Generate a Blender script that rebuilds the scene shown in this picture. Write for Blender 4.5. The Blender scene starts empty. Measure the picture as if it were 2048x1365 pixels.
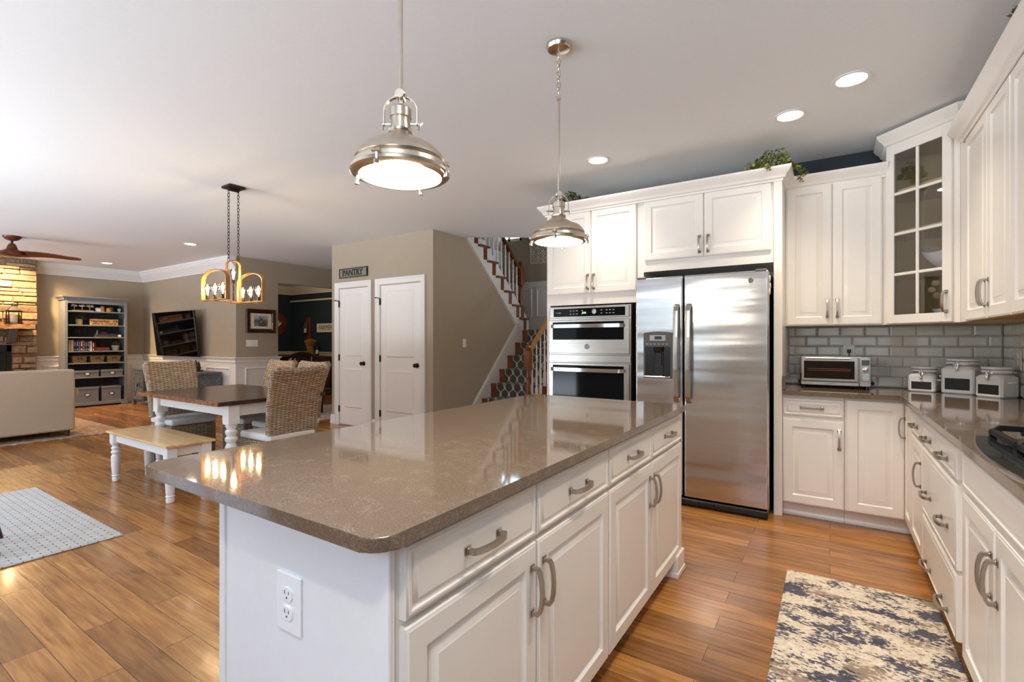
import bpy, bmesh, math, random
from mathutils import Vector, Matrix
PI = math.pi
R = math.radians
random.seed(11)
S = bpy.context.scene
C = S.collection

# ------------------------------------------------------------------ camera, sky, exposure
YAW = 33.117
cam_d = bpy.data.cameras.new('camera')
cam_d.sensor_width = 36.0
cam_d.sensor_fit = 'HORIZONTAL'
cam_d.lens = 975.0 / 2048.0 * 36.0
cam_d.clip_start = 0.03
cam_d.clip_end = 200
cam = bpy.data.objects.new('camera', cam_d)
cam.location = (0, 0, 1.27)
cam.rotation_euler = (R(90), 0, R(YAW))
C.objects.link(cam)
S.camera = cam

S.view_settings.view_transform = 'Standard'
S.view_settings.look = 'None'
S.view_settings.gamma = 1
S.view_settings.use_curve_mapping = False
S.view_settings.exposure = 0.6
S.cycles.max_bounces = 10
S.cycles.diffuse_bounces = 6
S.cycles.glossy_bounces = 4
S.cycles.transmission_bounces = 6
S.cycles.transparent_max_bounces = 8
S.cycles.caustics_reflective = False
S.cycles.caustics_refractive = False
S.cycles.sample_clamp_indirect = 6
S.cycles.use_denoising = True

W = bpy.data.worlds.new('sky')
S.world = W
W.use_nodes = True
bg = W.node_tree.nodes['Background']
# sky, added dim belt for the steel reflections, ground brightened to light the ceiling
wt = W.node_tree
wtc = wt.nodes.new('ShaderNodeTexCoord')
wsep = wt.nodes.new('ShaderNodeSeparateXYZ')
wmap = wt.nodes.new('ShaderNodeMath')
wmap.operation = 'MULTIPLY_ADD'
wmap.inputs[1].default_value = 0.5
wmap.inputs[2].default_value = 0.5
wmix = wt.nodes.new('ShaderNodeValToRGB')
el = wmix.color_ramp.elements
GROUND_BOOST, HORIZON_DIM, SKY = (7.9, 8.8, 9.9, 1), (0.95, 1.12, 1.2, 1), (2.7, 3.7, 5.1, 1)
el[0].position, el[0].color = 0.455, GROUND_BOOST
el[1].position, el[1].color = 0.475, HORIZON_DIM
e_ = el.new(0.585); e_.color = HORIZON_DIM
e_ = el.new(0.63); e_.color = SKY
wt.links.new(wtc.outputs['Generated'], wsep.inputs[0])
wt.links.new(wsep.outputs[2], wmap.inputs[0])
wt.links.new(wmap.outputs[0], wmix.inputs[0])
wt.links.new(wmix.outputs[0], bg.inputs[0])
bg.inputs[1].default_value = 1.0

def lamp(kind, name, loc, energy, color=(1, 1, 1), size=0.1, rot=(0, 0, 0), **kw):
    d = bpy.data.lights.new(name, kind)
    d.energy = energy
    d.color = color
    if kind == 'AREA':
        d.shape = kw.get('shape', 'DISK')
        d.size = size
        if 'size_y' in kw:
            d.size_y = kw['size_y']
    elif kind == 'SPOT':
        d.spot_size = kw.get('angle', R(100))
        d.spot_blend = kw.get('blend', 0.6)
        d.shadow_soft_size = size
    else:
        d.shadow_soft_size = size
    o = bpy.data.objects.new(name, d)
    o.location = loc
    o.rotation_euler = rot
    C.objects.link(o)
    return o

def portal(name, x0, x1, y, z0, z1):
    o = lamp('AREA', name, ((x0 + x1) / 2, y, (z0 + z1) / 2), 1, shape='RECTANGLE', size=x1 - x0, size_y=z1 - z0, rot=(R(90), 0, 0))
    o.data.cycles.is_portal = True
    return o

# the daylight openings in the wall behind the camera: (x0, x1, z0, z1)
YEXT = -1.45
OPEN = [(-0.5, 0.92, 0.95, 2.6), (-3.4, -1.8, 1.05, 2.3), (-7.1, -4.5, 0.04, 2.35), (-11.4, -9.0, 0.6, 2.35)]
for o_ in OPEN:
    portal('daylight_portal', o_[0], o_[1], YEXT + 0.06, o_[2], o_[3])

# ------------------------------------------------------------------ materials
def lin(v):
    v = v / 255.0
    return v / 12.92 if v <= 0.04045 else ((v + 0.055) / 1.055) ** 2.4
def rgb(r, g, b):
    return (lin(r), lin(g), lin(b), 1)

class NT:
    def __init__(s, name):
        s.m = bpy.data.materials.new(name)
        s.m.use_nodes = True
        s.t = s.m.node_tree
        s.b = s.t.nodes['Principled BSDF']
        s.out = s.t.nodes['Material Output']
    def n(s, kind, **inp):
        nd = s.t.nodes.new(kind)
        for k, v in inp.items():
            if k.startswith('_'):
                setattr(nd, k[1:], v)
            else:
                key = k.replace('__', ' ')
                if isinstance(v, bpy.types.NodeSocket):
                    s.t.links.new(v, nd.inputs[key])
                else:
                    nd.inputs[key].default_value = v
        return nd
    def l(s, a, b):
        s.t.links.new(a, b)
    def math(s, op, a, b=None, c=None):
        nd = s.t.nodes.new('ShaderNodeMath')
        nd.operation = op
        for i, v in enumerate((a, b, c)):
            if v is None:
                continue
            if isinstance(v, bpy.types.NodeSocket):
                s.t.links.new(v, nd.inputs[i])
            else:
                nd.inputs[i].default_value = v
        return nd.outputs[0]
    def ramp(s, fac, stops, interp='LINEAR'):
        nd = s.t.nodes.new('ShaderNodeValToRGB')
        nd.color_ramp.interpolation = interp
        el = nd.color_ramp.elements
        while len(el) > 1:
            el.remove(el[-1])
        el[0].position = stops[0][0]
        el[0].color = stops[0][1]
        for p, c in stops[1:]:
            e = el.new(p)
            e.color = c
        s.t.links.new(fac, nd.inputs[0])
        return nd.outputs[0]
    def mix(s, fac, a, b, mode='MIX'):
        nd = s.t.nodes.new('ShaderNodeMix')
        nd.data_type = 'RGBA'
        nd.blend_type = mode
        for i, v in ((0, fac), (6, a), (7, b)):
            if isinstance(v, bpy.types.NodeSocket):
                s.t.links.new(v, nd.inputs[i])
            else:
                nd.inputs[i].default_value = v
        return nd.outputs[2]
    def coord(s, which='Object', scale=(1, 1, 1), rot=(0, 0, 0), loc=(0, 0, 0)):
        tc = s.t.nodes.new('ShaderNodeTexCoord')
        mp = s.t.nodes.new('ShaderNodeMapping')
        mp.inputs['Scale'].default_value = scale
        mp.inputs['Rotation'].default_value = rot
        mp.inputs['Location'].default_value = loc
        s.t.links.new(tc.outputs[which], mp.inputs[0])
        return mp.outputs[0]
    def bump(s, h, strength=0.3, dist=0.01):
        nd = s.t.nodes.new('ShaderNodeBump')
        nd.inputs['Strength'].default_value = strength
        nd.inputs['Distance'].default_value = dist
        s.t.links.new(h, nd.inputs['Height'])
        s.t.links.new(nd.outputs[0], s.b.inputs['Normal'])
    def set(s, **kw):
        for k, v in kw.items():
            k = k.replace('__', ' ')
            if isinstance(v, bpy.types.NodeSocket):
                s.t.links.new(v, s.b.inputs[k])
            else:
                s.b.inputs[k].default_value = v
        return s

def plain(name, col, rough=0.5, metal=0.0, var=0.04, scale=30, bump=0.0, coat=0.0, spec=None):
    """A painted / plain surface with a little procedural variation."""
    t = NT(name)
    co = t.coord('Object')
    ns = t.n('ShaderNodeTexNoise', Vector=co, Scale=scale, Detail=3.0)
    c2 = tuple(max(0, x * (1 - var)) for x in col[:3]) + (1,)
    t.set(Base__Color=t.ramp(ns.outputs[0], [(0.3, c2), (0.7, col)]), Roughness=rough, Metallic=metal)
    if coat:
        t.set(Coat__Weight=coat, Coat__Roughness=0.08)
    if spec is not None:
        t.b.inputs['Specular IOR Level'].default_value = spec
    if bump:
        t.bump(ns.outputs[0], bump, 0.004)
    return t.m

def emit(name, col, strength):
    t = NT(name)
    t.set(Base__Color=(0.8, 0.8, 0.8, 1), Emission__Color=col, Emission__Strength=strength, Roughness=0.4)
    return t.m

M = {}
M['ceiling'] = plain('ceiling_paint', rgb(236, 239, 241), 0.9, var=0.02, scale=60, bump=0.05)
M['taupe'] = plain('taupe_wall_paint', rgb(170, 157, 138), 0.75, var=0.03, scale=8, bump=0.03)
M['teal'] = plain('dark_teal_wall_paint', rgb(34, 47, 54), 0.6, var=0.06, scale=8, bump=0.03)
M['trim'] = plain('white_trim_paint', rgb(233, 232, 230), 0.4, var=0.02)
M['cream_trim'] = plain('cream_trim_paint', rgb(226, 212, 188), 0.45, var=0.02)
M['cab'] = plain('white_cabinet_lacquer', rgb(236, 231, 224), 0.32, var=0.015, scale=12, coat=0.15)
M['island'] = plain('island_cabinet_lacquer', rgb(229, 222, 213), 0.34, var=0.015, scale=12, coat=0.15)
M['cab_in'] = plain('cabinet_inside', rgb(206, 186, 130), 0.5)
M['birch'] = plain('birch_plywood_underside', rgb(196, 138, 72), 0.5, var=0.15, scale=10)
M['nickel'] = plain('satin_nickel', rgb(186, 180, 172), 0.3, 1.0, var=0.05, scale=80)
M['chrome'] = plain('polished_chrome', rgb(225, 225, 226), 0.08, 1.0, var=0.01)
M['pewter'] = plain('pewter_pull', rgb(180, 171, 160), 0.34, 1.0, var=0.08, scale=120)
M['brushed'] = plain('brushed_nickel', rgb(214, 204, 190), 0.26, 1.0, var=0.05, scale=80)
M['black_metal'] = plain('black_iron', rgb(30, 28, 27), 0.45, 0.6)
M['bronze'] = plain('dark_bronze', rgb(62, 54, 48), 0.4, 0.8, var=0.2)
M['black'] = plain('black_plastic', rgb(22, 22, 23), 0.3)
M['dark_gap'] = plain('dark_recess', rgb(28, 27, 24), 0.8)
M['grey_plastic'] = plain('charcoal_plastic', rgb(86, 84, 84), 0.4)
M['lt_grey'] = plain('light_grey_plastic', rgb(176, 178, 178), 0.4)
M['white_plastic'] = plain('white_plastic', rgb(238, 238, 236), 0.3, var=0.01)
M['ceramic'] = plain('white_ceramic', rgb(244, 243, 243), 0.12, var=0.01, coat=0.4)
M['chalk'] = plain('chalkboard_black', rgb(20, 22, 22), 0.5, var=0.4, scale=14)
M['white_paint'] = plain('white_furniture_paint', rgb(238, 236, 233), 0.35, var=0.02, coat=0.2)
M['cushion'] = plain('white_cushion_cotton', rgb(226, 222, 214), 0.9, var=0.06, scale=120, bump=0.15)
M['grey_furn'] = plain('blue_grey_furniture_paint', rgb(128, 132, 138), 0.45, var=0.08, scale=9)
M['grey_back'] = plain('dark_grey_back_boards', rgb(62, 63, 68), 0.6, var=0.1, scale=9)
M['grey_box'] = plain('grey_storage_board', rgb(124, 124, 128), 0.6, var=0.08, scale=60)
M['barn'] = plain('weathered_grey_barnwood', rgb(104, 110, 118), 0.6, var=0.45, scale=18, bump=0.3)
M['steel_black'] = plain('dark_oven_enamel', rgb(24, 24, 26), 0.2)
M['mahog'] = plain('dark_mahogany', rgb(64, 24, 16), 0.25, var=0.35, scale=14, coat=0.3)
M['stairwood'] = plain('stained_stair_oak', rgb(122, 62, 28), 0.3, var=0.35, scale=20, coat=0.3)
M['fanwood'] = plain('walnut_fan_blade', rgb(104, 52, 24), 0.35, var=0.35, scale=16)
M['arch_wood'] = plain('golden_bent_wood', rgb(176, 122, 66), 0.4, var=0.3, scale=20)
M['sign_wood'] = plain('honey_wood_board', rgb(206, 158, 98), 0.55, var=0.15, scale=30)
M['galv'] = plain('galvanised_metal', rgb(148, 150, 138), 0.4, 0.5, var=0.4, scale=60)
M['ink'] = plain('black_lettering', rgb(26, 22, 20), 0.6)
M['paper'] = plain('cream_paper', rgb(228, 218, 196), 0.8)
M['white_label'] = plain('white_label_card', rgb(235, 235, 233), 0.5, var=0.02)
M['plaque'] = plain('whitewashed_carved_wood', rgb(216, 206, 188), 0.7, var=0.15, scale=40)
M['straw'] = plain('wheat_straw', rgb(190, 138, 62), 0.8, var=0.5, scale=90)
M['gold'] = plain('amber_jar_fill', rgb(206, 160, 84), 0.35, var=0.3, scale=30)
M['sofa_leg'] = plain('dark_sofa_leg', rgb(60, 50, 44), 0.5)
M['candle'] = plain('ivory_candle_wax', rgb(232, 214, 184), 0.5)
M['redwood'] = plain('red_brown_plank', rgb(122, 58, 32), 0.5, var=0.35, scale=14)
M['olive'] = plain('olive_leaf', rgb(70, 82, 38), 0.5, var=0.5, scale=30)
M['flower'] = plain('cotton_flower', rgb(226, 216, 202), 0.9, var=0.25, scale=60, bump=0.4)
for nm, cc in dict(book_red=(150, 36, 34), book_cream=(212, 196, 160), book_tan=(205, 170, 125), book_navy=(40, 52, 92), book_blue=(96, 120, 168), book_maroon=(132, 28, 52), book_teal=(40, 96, 118), book_black=(30, 30, 34), book_white=(222, 216, 200), book_brown=(92, 58, 36), book_green=(60, 72, 52)).items():
    M[nm] = plain(nm + '_cloth', rgb(*cc), 0.55, var=0.15, scale=40)
M['lens'] = emit('lamp_lens_glow', (1.0, 0.95, 0.86, 1), 16.0)
M['downlight'] = emit('downlight_glow', (1.0, 0.93, 0.82, 1), 22.0)
M['filament'] = emit('filament_glow', (1.0, 0.74, 0.42, 1), 340.0)
M['led'] = emit('green_display_glow', (0.25, 1.0, 0.12, 1), 1.6)
M['lcd'] = plain('grey_green_display', rgb(70, 84, 72), 0.2)

def m_glass(name, tint=(1, 1, 1, 1), refl=0.12, rough=0.02):
    t = NT(name)
    tr = t.n('ShaderNodeBsdfTransparent', Color=tint)
    gl = t.n('ShaderNodeBsdfGlossy', Roughness=rough)
    fr = t.n('ShaderNodeFresnel', IOR=1.45)
    f = t.math('ADD', t.math('MULTIPLY', fr.outputs[0], 0.9), refl * 0.3)
    mx = t.n('ShaderNodeMixShader')
    t.l(f, mx.inputs[0]); t.l(tr.outputs[0], mx.inputs[1]); t.l(gl.outputs[0], mx.inputs[2])
    t.l(mx.outputs[0], t.out.inputs[0])
    return t.m
M['glass'] = m_glass('clear_glass')
M['bulb_glass'] = m_glass('bulb_glass', (1, 0.95, 0.85, 1), 0.1)

def m_black_glass(name, col=(6, 8, 10), rough=0.04, spec=0.5):
    t = NT(name)
    t.set(Base__Color=rgb(*col), Roughness=rough)
    t.b.inputs['Specular IOR Level'].default_value = spec
    return t.m
M['oven_glass'] = m_black_glass('oven_door_glass', (14, 18, 22), 0.05, 0.16)
M['tv_glass'] = m_black_glass('tv_screen', (8, 7, 8), 0.06, 0.25)
M['toaster_glass'] = m_black_glass('toaster_window', (24, 14, 8), 0.06)
M['cook_glass'] = m_black_glass('cooktop_glass', (40, 44, 46), 0.03)

def m_steel(name, col, rough, wav=0.0, stretch=(2, 2, 300)):
    t = NT(name)
    co = t.coord('Object', stretch)
    n1 = t.n('ShaderNodeTexNoise', Vector=co, Scale=1.0, Detail=2.0)
    t.set(Base__Color=t.ramp(n1.outputs[0], [(0.3, tuple(x * 0.88 for x in col[:3]) + (1,)), (0.7, col)]), Metallic=1.0)
    rr = t.math('MULTIPLY_ADD', n1.outputs[0], 0.08, rough - 0.04)
    t.set(Roughness=rr)
    h = t.math('MULTIPLY', n1.outputs[0], 0.004)
    if wav:
        n2 = t.n('ShaderNodeTexNoise', Vector=t.coord('Object', (0.5, 0.5, 5.0)), Scale=1.0, Detail=1.5)
        h = t.math('ADD', h, t.math('MULTIPLY', n2.outputs[0], wav))
    t.bump(h, 0.5, 0.05)
    return t.m
M['steel'] = m_steel('brushed_stainless_steel', rgb(212, 212, 214), 0.2, 0.8)
M['steel2'] = m_steel('stainless_trim', rgb(190, 184, 176), 0.24)
M['pendant'] = m_steel('spun_nickel_shade', rgb(216, 205, 190), 0.3, 0.0, (60, 60, 60))

def m_floor():
    t = NT('hand_scraped_maple_planks')
    co = t.coord('Object')
    br = t.n('ShaderNodeTexBrick', Vector=co, Scale=1.0, Mortar__Size=0.0012, Mortar__Smooth=0.1, Bias=0.0, Brick__Width=1.15, Row__Height=0.127,
             Color1=(0, 0, 0, 1), Color2=(1, 1, 1, 1), Mortar=(0.5, 0.5, 0.5, 1))
    br.offset = 0.37; br.offset_frequency = 2
    pl = t.n('ShaderNodeTexNoise', Vector=t.coord('Object', (0.55, 7.87, 1)), Scale=1.0, Detail=0.0)
    # grain, stretched along the planks, offset per plank by the brick value
    off = t.n('ShaderNodeVectorMath', _operation='MULTIPLY_ADD')
    t.l(br.outputs['Color'], off.inputs[0]); off.inputs[1].default_value = (13, 7, 3); t.l(co, off.inputs[2])
    mp = t.n('ShaderNodeMapping', Vector=off.outputs[0]); mp.inputs['Scale'].default_value = (3.0, 46, 1)
    g = t.n('ShaderNodeTexNoise', Vector=mp.outputs[0], Scale=1.0, Detail=6.0, Roughness=0.6, Distortion=0.35)
    mp2 = t.n('ShaderNodeMapping', Vector=off.outputs[0]); mp2.inputs['Scale'].default_value = (1.7, 7, 1)
    g2 = t.n('ShaderNodeTexNoise', Vector=mp2.outputs[0], Scale=1.0, Detail=4.0, Distortion=0.9)
    base = t.ramp(g.outputs[0], [(0.25, rgb(134, 86, 42)), (0.5, rgb(176, 122, 64)), (0.72, rgb(202, 150, 90))])
    dark = t.ramp(g2.outputs[0], [(0.28, rgb(120, 84, 58)), (0.45, (1, 1, 1, 1))])
    c = t.mix(0.55, base, dark, 'MULTIPLY')
    tone = t.ramp(br.outputs['Color'], [(0.0, rgb(172, 160, 150)), (0.5, rgb(226, 216, 205)), (1.0, rgb(255, 250, 240))])
    c = t.mix(0.8, c, tone, 'MULTIPLY')
    mort = t.ramp(br.outputs['Fac'], [(0.0, (1, 1, 1, 1)), (0.9, rgb(110, 74, 48))])
    c = t.mix(1.0, c, mort, 'MULTIPLY')
    t.set(Base__Color=c, Roughness=0.27, Coat__Weight=0.12, Coat__Roughness=0.1)
    # hand-scraped ripples across and along the boards
    rp = t.n('ShaderNodeTexNoise', Vector=t.coord('Object', (4, 70, 1)), Scale=1.0, Detail=0.0)
    h = t.math('ADD', t.math('MULTIPLY', rp.outputs[0], 0.42), t.math('MULTIPLY', g.outputs[0], 0.03))
    h = t.math('SUBTRACT', h, t.math('MULTIPLY', br.outputs['Fac'], 0.35))
    t.bump(h, 0.28, 0.006)
    return t.m
M['floor'] = m_floor()

def m_quartz():
    t = NT('grey_brown_quartz')
    co = t.coord('Object')
    sp = t.n('ShaderNodeTexNoise', Vector=co, Scale=260.0, Detail=4.0, Roughness=0.7)
    cl = t.n('ShaderNodeTexNoise', Vector=co, Scale=6.0, Detail=5.0)
    c = t.ramp(sp.outputs[0], [(0.3, rgb(80, 66, 54)), (0.5, rgb(108, 91, 75)), (0.72, rgb(136, 118, 100))])
    c = t.mix(t.math('MULTIPLY', cl.outputs[0], 0.35), c, rgb(118, 99, 80))
    v = t.n('ShaderNodeTexNoise', Vector=t.coord('Object', (1, 1, 1)), Scale=13.0, Detail=6.0, Roughness=0.75, Distortion=1.8)
    vein = t.math('ABSOLUTE', t.math('SUBTRACT', v.outputs[0], 0.5))
    vm = t.ramp(vein, [(0.0, (1, 1, 1, 1)), (0.011, (0, 0, 0, 1))])
    gate = t.ramp(t.n('ShaderNodeTexNoise', Vector=co, Scale=20.0, Detail=2.0).outputs[0], [(0.50, (0, 0, 0, 1)), (0.58, (1, 1, 1, 1))])
    vm2 = t.mix(1.0, vm, gate, 'MULTIPLY')
    c = t.mix(t.math('MULTIPLY', vm2, 0.4), c, rgb(196, 184, 170))
    t.set(Base__Color=c, Roughness=0.055)
    t.b.inputs['Specular IOR Level'].default_value = 0.55
    return t.m
M['quartz'] = m_quartz()

def m_tile():
    t = NT('grey_bevelled_tile_glaze')
    ns = t.n('ShaderNodeTexNoise', Vector=t.coord('Object'), Scale=9.0, Detail=2.0)
    t.set(Base__Color=t.ramp(ns.outputs[0], [(0.3, rgb(214, 214, 210)), (0.7, rgb(226, 226, 222))]), Roughness=0.08, Coat__Weight=0.3, Coat__Roughness=0.03)
    return t.m
M['tile'] = m_tile()
M['grout'] = plain('grey_grout', rgb(128, 126, 122), 0.8)

def m_wicker():
    """Horizontal strands passing over and under vertical stakes."""
    t = NT('kubu_wicker_weave')
    sx = t.n('ShaderNodeSeparateXYZ', Vector=t.coord('UV'))
    wob = t.n('ShaderNodeTexNoise', Vector=t.coord('UV', (6, 30, 1)), Scale=1.0, Detail=1.0)
    vv = t.math('ADD', t.math('MULTIPLY', sx.outputs[1], 1 / 0.0098), t.math('MULTIPLY', wob.outputs[0], 0.3))
    row = t.math('FLOOR', vv)
    fr = t.math('FRACT', vv)
    prof = t.math('SINE', t.math('MULTIPLY', fr, PI))
    ph = t.math('ADD', t.math('MULTIPLY', sx.outputs[0], PI / 0.036), t.math('MULTIPLY', row, PI))
    over = t.math('MULTIPLY_ADD', t.math('SINE', ph), 0.5, 0.5)
    h = t.math('MULTIPLY', prof, t.math('MULTIPLY_ADD', over, 0.85, 0.15))
    ns = t.n('ShaderNodeTexNoise', Vector=t.coord('UV', (11, 104, 1)), Scale=1.0, Detail=2.0)
    big = t.n('ShaderNodeTexNoise', Vector=t.coord('UV', (3, 12, 1)), Scale=1.0, Detail=2.0)
    c = t.ramp(ns.outputs[0], [(0.3, rgb(146, 112, 76)), (0.48, rgb(192, 160, 122)), (0.68, rgb(230, 214, 190))])
    c = t.mix(t.ramp(big.outputs[0], [(0.4, (0, 0, 0, 1)), (0.65, (0.6, 0.6, 0.6, 1))]), c, rgb(190, 180, 166))
    gap_shade = t.ramp(h, [(0.06, (0.95, 0.95, 0.95, 1)), (0.36, (0, 0, 0, 1))])  # darkens the sunken gaps between strands, shade put into the colour
    c = t.mix(gap_shade, c, rgb(84, 62, 44))
    t.set(Base__Color=c, Roughness=0.75)
    t.bump(h, 1.0, 0.006)
    return t.m
M['wicker'] = m_wicker()

def m_grain(name, cols, scale, rough=0.35, coat=0.2, bump=0.05, axis='Object'):
    t = NT(name)
    n = t.n('ShaderNodeTexNoise', Vector=t.coord(axis, scale), Scale=1.0, Detail=6.0, Roughness=0.6, Distortion=0.7)
    k = len(cols)
    t.set(Base__Color=t.ramp(n.outputs[0], [(0.28 + 0.44 * i / (k - 1), rgb(*c)) for i, c in enumerate(cols)]), Roughness=rough, Coat__Weight=coat, Coat__Roughness=0.1)
    t.bump(n.outputs[0], bump, 0.01)
    return t.m
M['table_top'] = m_grain('dark_walnut_table_planks', [(34, 19, 13), (58, 34, 24), (84, 54, 38)], (30, 2.5, 10), 0.22, 0.4)
M['live_edge'] = m_grain('bark_brown_edge', [(52, 26, 10), (128, 72, 28), (190, 124, 60)], (22, 22, 34), 0.5, 0.0, 0.6)
M['bench_top'] = m_grain('pale_maple_bench', [(206, 164, 108), (222, 184, 130), (232, 200, 150)], (3, 24, 10), 0.3, 0.3)
M['pale_stair'] = m_grain('stair_tread_oak', [(96, 46, 20), (128, 68, 30), (150, 88, 44)], (3, 3, 3), 0.28, 0.4)
M['mantel'] = m_grain('weathered_mantel_slab', [(150, 104, 62), (184, 138, 88), (204, 164, 112)], (8, 2, 8), 0.7, 0.0, 0.4)

def m_fabric(name, c1, c2, scale=260, bump=0.4):
    t = NT(name)
    n = t.n('ShaderNodeTexNoise', Vector=t.coord('Object'), Scale=scale, Detail=3.0, Roughness=0.8)
    t.set(Base__Color=t.ramp(n.outputs[0], [(0.35, rgb(*c1)), (0.65, rgb(*c2))]), Roughness=0.95)
    t.bump(n.outputs[0], bump, 0.004)
    return t.m
M['sofa'] = m_fabric('oatmeal_tweed', (164, 146, 122), (208, 192, 168), 150)
M['burlap'] = m_fabric('woven_pot_cover', (160, 128, 84), (206, 180, 132), 60)
M['basket'] = m_fabric('seagrass_basket', (92, 70, 44), (158, 128, 88), 70, 0.8)

def m_runner():
    t = NT('distressed_navy_beige_rug')
    co = t.coord('Object', (1, 1, 1))
    fine = t.n('ShaderNodeTexNoise', Vector=t.coord('Object', (46, 80, 1), rot=(0, 0, R(12))), Scale=1.0, Detail=4.0, Roughness=0.7)
    def blot(sc, loc):
        big = t.n('ShaderNodeTexNoise', Vector=t.coord('Object', sc, rot=(0, 0, R(18)), loc=loc), Scale=1.0, Detail=5.0, Roughness=0.62)
        return t.math('ADD', t.math('MULTIPLY', big.outputs[0], 0.62), t.math('MULTIPLY', fine.outputs[0], 0.38))
    b1, b2 = blot((5, 8, 1), (0, 0, 0)), blot((4.5, 7, 1), (7, 3, 0))
    n3 = t.n('ShaderNodeTexNoise', Vector=co, Scale=55.0, Detail=2.0)
    base = t.ramp(n3.outputs[0], [(0.3, rgb(196, 180, 158)), (0.7, rgb(224, 210, 190))])
    br = t.ramp(b2, [(0.52, (0, 0, 0, 1)), (0.54, (1, 1, 1, 1))])
    nv = t.ramp(b1, [(0.505, (0, 0, 0, 1)), (0.525, (1, 1, 1, 1))])
    c = t.mix(t.math('MULTIPLY', br, 0.85), base, rgb(128, 108, 88))
    c = t.mix(t.math('MULTIPLY', nv, 0.92), c, rgb(46, 50, 74))
    t.set(Base__Color=c, Roughness=0.95)
    t.bump(n3.outputs[0], 0.3, 0.004)
    return t.m
M['runner'] = m_runner()

def m_mat():
    t = NT('pale_braided_mat')
    co = t.coord('Object', rot=(0, 0, 0))
    br = t.n('ShaderNodeTexBrick', Vector=co, Scale=1.0, Mortar__Size=0.004, Mortar__Smooth=0.7, Brick__Width=0.085, Row__Height=0.03,
             Color1=rgb(214, 211, 206), Color2=rgb(198, 195, 190), Mortar=rgb(140, 138, 136))
    n3 = t.n('ShaderNodeTexNoise', Vector=co, Scale=160.0, Detail=2.0)
    t.set(Base__Color=t.mix(0.25, br.outputs['Color'], n3.outputs['Color'], 'OVERLAY'), Roughness=0.95)
    t.bump(t.math('SUBTRACT', t.math('MULTIPLY', n3.outputs[0], 0.3), br.outputs['Fac']), 0.8, 0.006)
    return t.m
M['mat'] = m_mat()

def m_oldrug(name, cols, scale):
    t = NT(name)
    n = t.n('ShaderNodeTexNoise', Vector=t.coord('Object', scale), Scale=1.0, Detail=8.0, Roughness=0.75, Distortion=0.6)
    k = len(cols)
    t.set(Base__Color=t.ramp(n.outputs[0], [(0.3 + 0.4 * i / (k - 1), rgb(*c)) for i, c in enumerate(cols)]), Roughness=0.95)
    t.bump(n.outputs[0], 0.3, 0.005)
    return t.m
M['living_rug'] = m_oldrug('faded_multicolour_rug', [(60, 70, 88), (178, 160, 136), (150, 104, 76), (206, 194, 174), (96, 100, 108)], (7, 7, 1))
M['dining_rug'] = m_oldrug('faded_ivory_rug', [(120, 104, 98), (196, 186, 174), (150, 124, 112), (212, 202, 190)], (8, 8, 1))

def m_trellis():
    t = NT('charcoal_trellis_runner')
    sx = t.n('ShaderNodeSeparateXYZ', Vector=t.coord('UV'))
    u = t.math('MULTIPLY', sx.outputs[0], 1 / 0.15)
    v = t.math('MULTIPLY', sx.outputs[1], 2 * PI / 0.21)
    w = t.math('SINE', v)
    w = t.math('MULTIPLY', t.math('ADD', w, t.math('MULTIPLY', t.math('SINE', t.math('MULTIPLY', v, 3.0)), 0.18)), 0.225)
    def line(e):
        f = t.math('FRACT', e)
        d = t.math('ABSOLUTE', t.math('SUBTRACT', f, 0.5))
        return t.math('LESS_THAN', d, 0.062)
    a = line(t.math('ADD', u, w))
    b = line(t.math('ADD', t.math('SUBTRACT', u, w), 0.5))
    k = t.math('MAXIMUM', a, b)
    n3 = t.n('ShaderNodeTexNoise', Vector=t.coord('Object'), Scale=200.0, Detail=2.0)
    dk = t.ramp(n3.outputs[0], [(0.3, rgb(66, 66, 66)), (0.7, rgb(92, 92, 92))])
    t.set(Base__Color=t.mix(k, dk, rgb(196, 194, 184)), Roughness=0.95)
    t.bump(n3.outputs[0], 0.3, 0.003)
    return t.m
M['trellis'] = m_trellis()

def m_island_random(name, cols, rough=0.85, bump=0.5, nscale=20):
    t = NT(name)
    g = t.n('ShaderNodeNewGeometry')
    n = t.n('ShaderNodeTexNoise', Vector=t.coord('Object'), Scale=nscale, Detail=5.0, Roughness=0.65)
    k = len(cols)
    c = t.ramp(g.outputs['Random Per Island'], [(i / (k - 1), rgb(*cc)) for i, cc in enumerate(cols)])
    v = t.ramp(n.outputs[0], [(0.3, rgb(150, 140, 132)), (0.7, (1, 1, 1, 1))])
    t.set(Base__Color=t.mix(0.75, c, v, 'MULTIPLY'), Roughness=rough)
    t.bump(n.outputs[0], bump, 0.02)
    return t.m
M['stone'] = m_island_random('stacked_ledge_stone', [(150, 122, 92), (186, 158, 122), (112, 92, 78), (168, 140, 106), (138, 104, 84), (196, 172, 138), (124, 112, 100)])
M['ivy'] = m_island_random('ivy_leaf_highlighted', [(52, 74, 28), (104, 132, 36), (176, 184, 60), (70, 98, 34), (206, 200, 96), (120, 92, 54), (90, 124, 40)], 0.45, 0.1)  # lightened yellows carry the downlight's highlights in the leaf colour
M['dark_ivy'] = m_island_random('dark_ivy_leaf', [(28, 46, 20), (64, 96, 32), (44, 60, 30), (96, 124, 44), (34, 38, 24)], 0.45, 0.1)
M['mixleaf'] = m_island_random('house_plant_leaf', [(38, 48, 30), (62, 74, 40), (48, 56, 40), (84, 92, 50)], 0.5, 0.1)
M['yellow_leaf'] = m_island_random('yellow_bloom_leaf', [(180, 156, 60), (84, 84, 40), (204, 182, 84), (60, 62, 36)], 0.5, 0.1)

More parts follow.
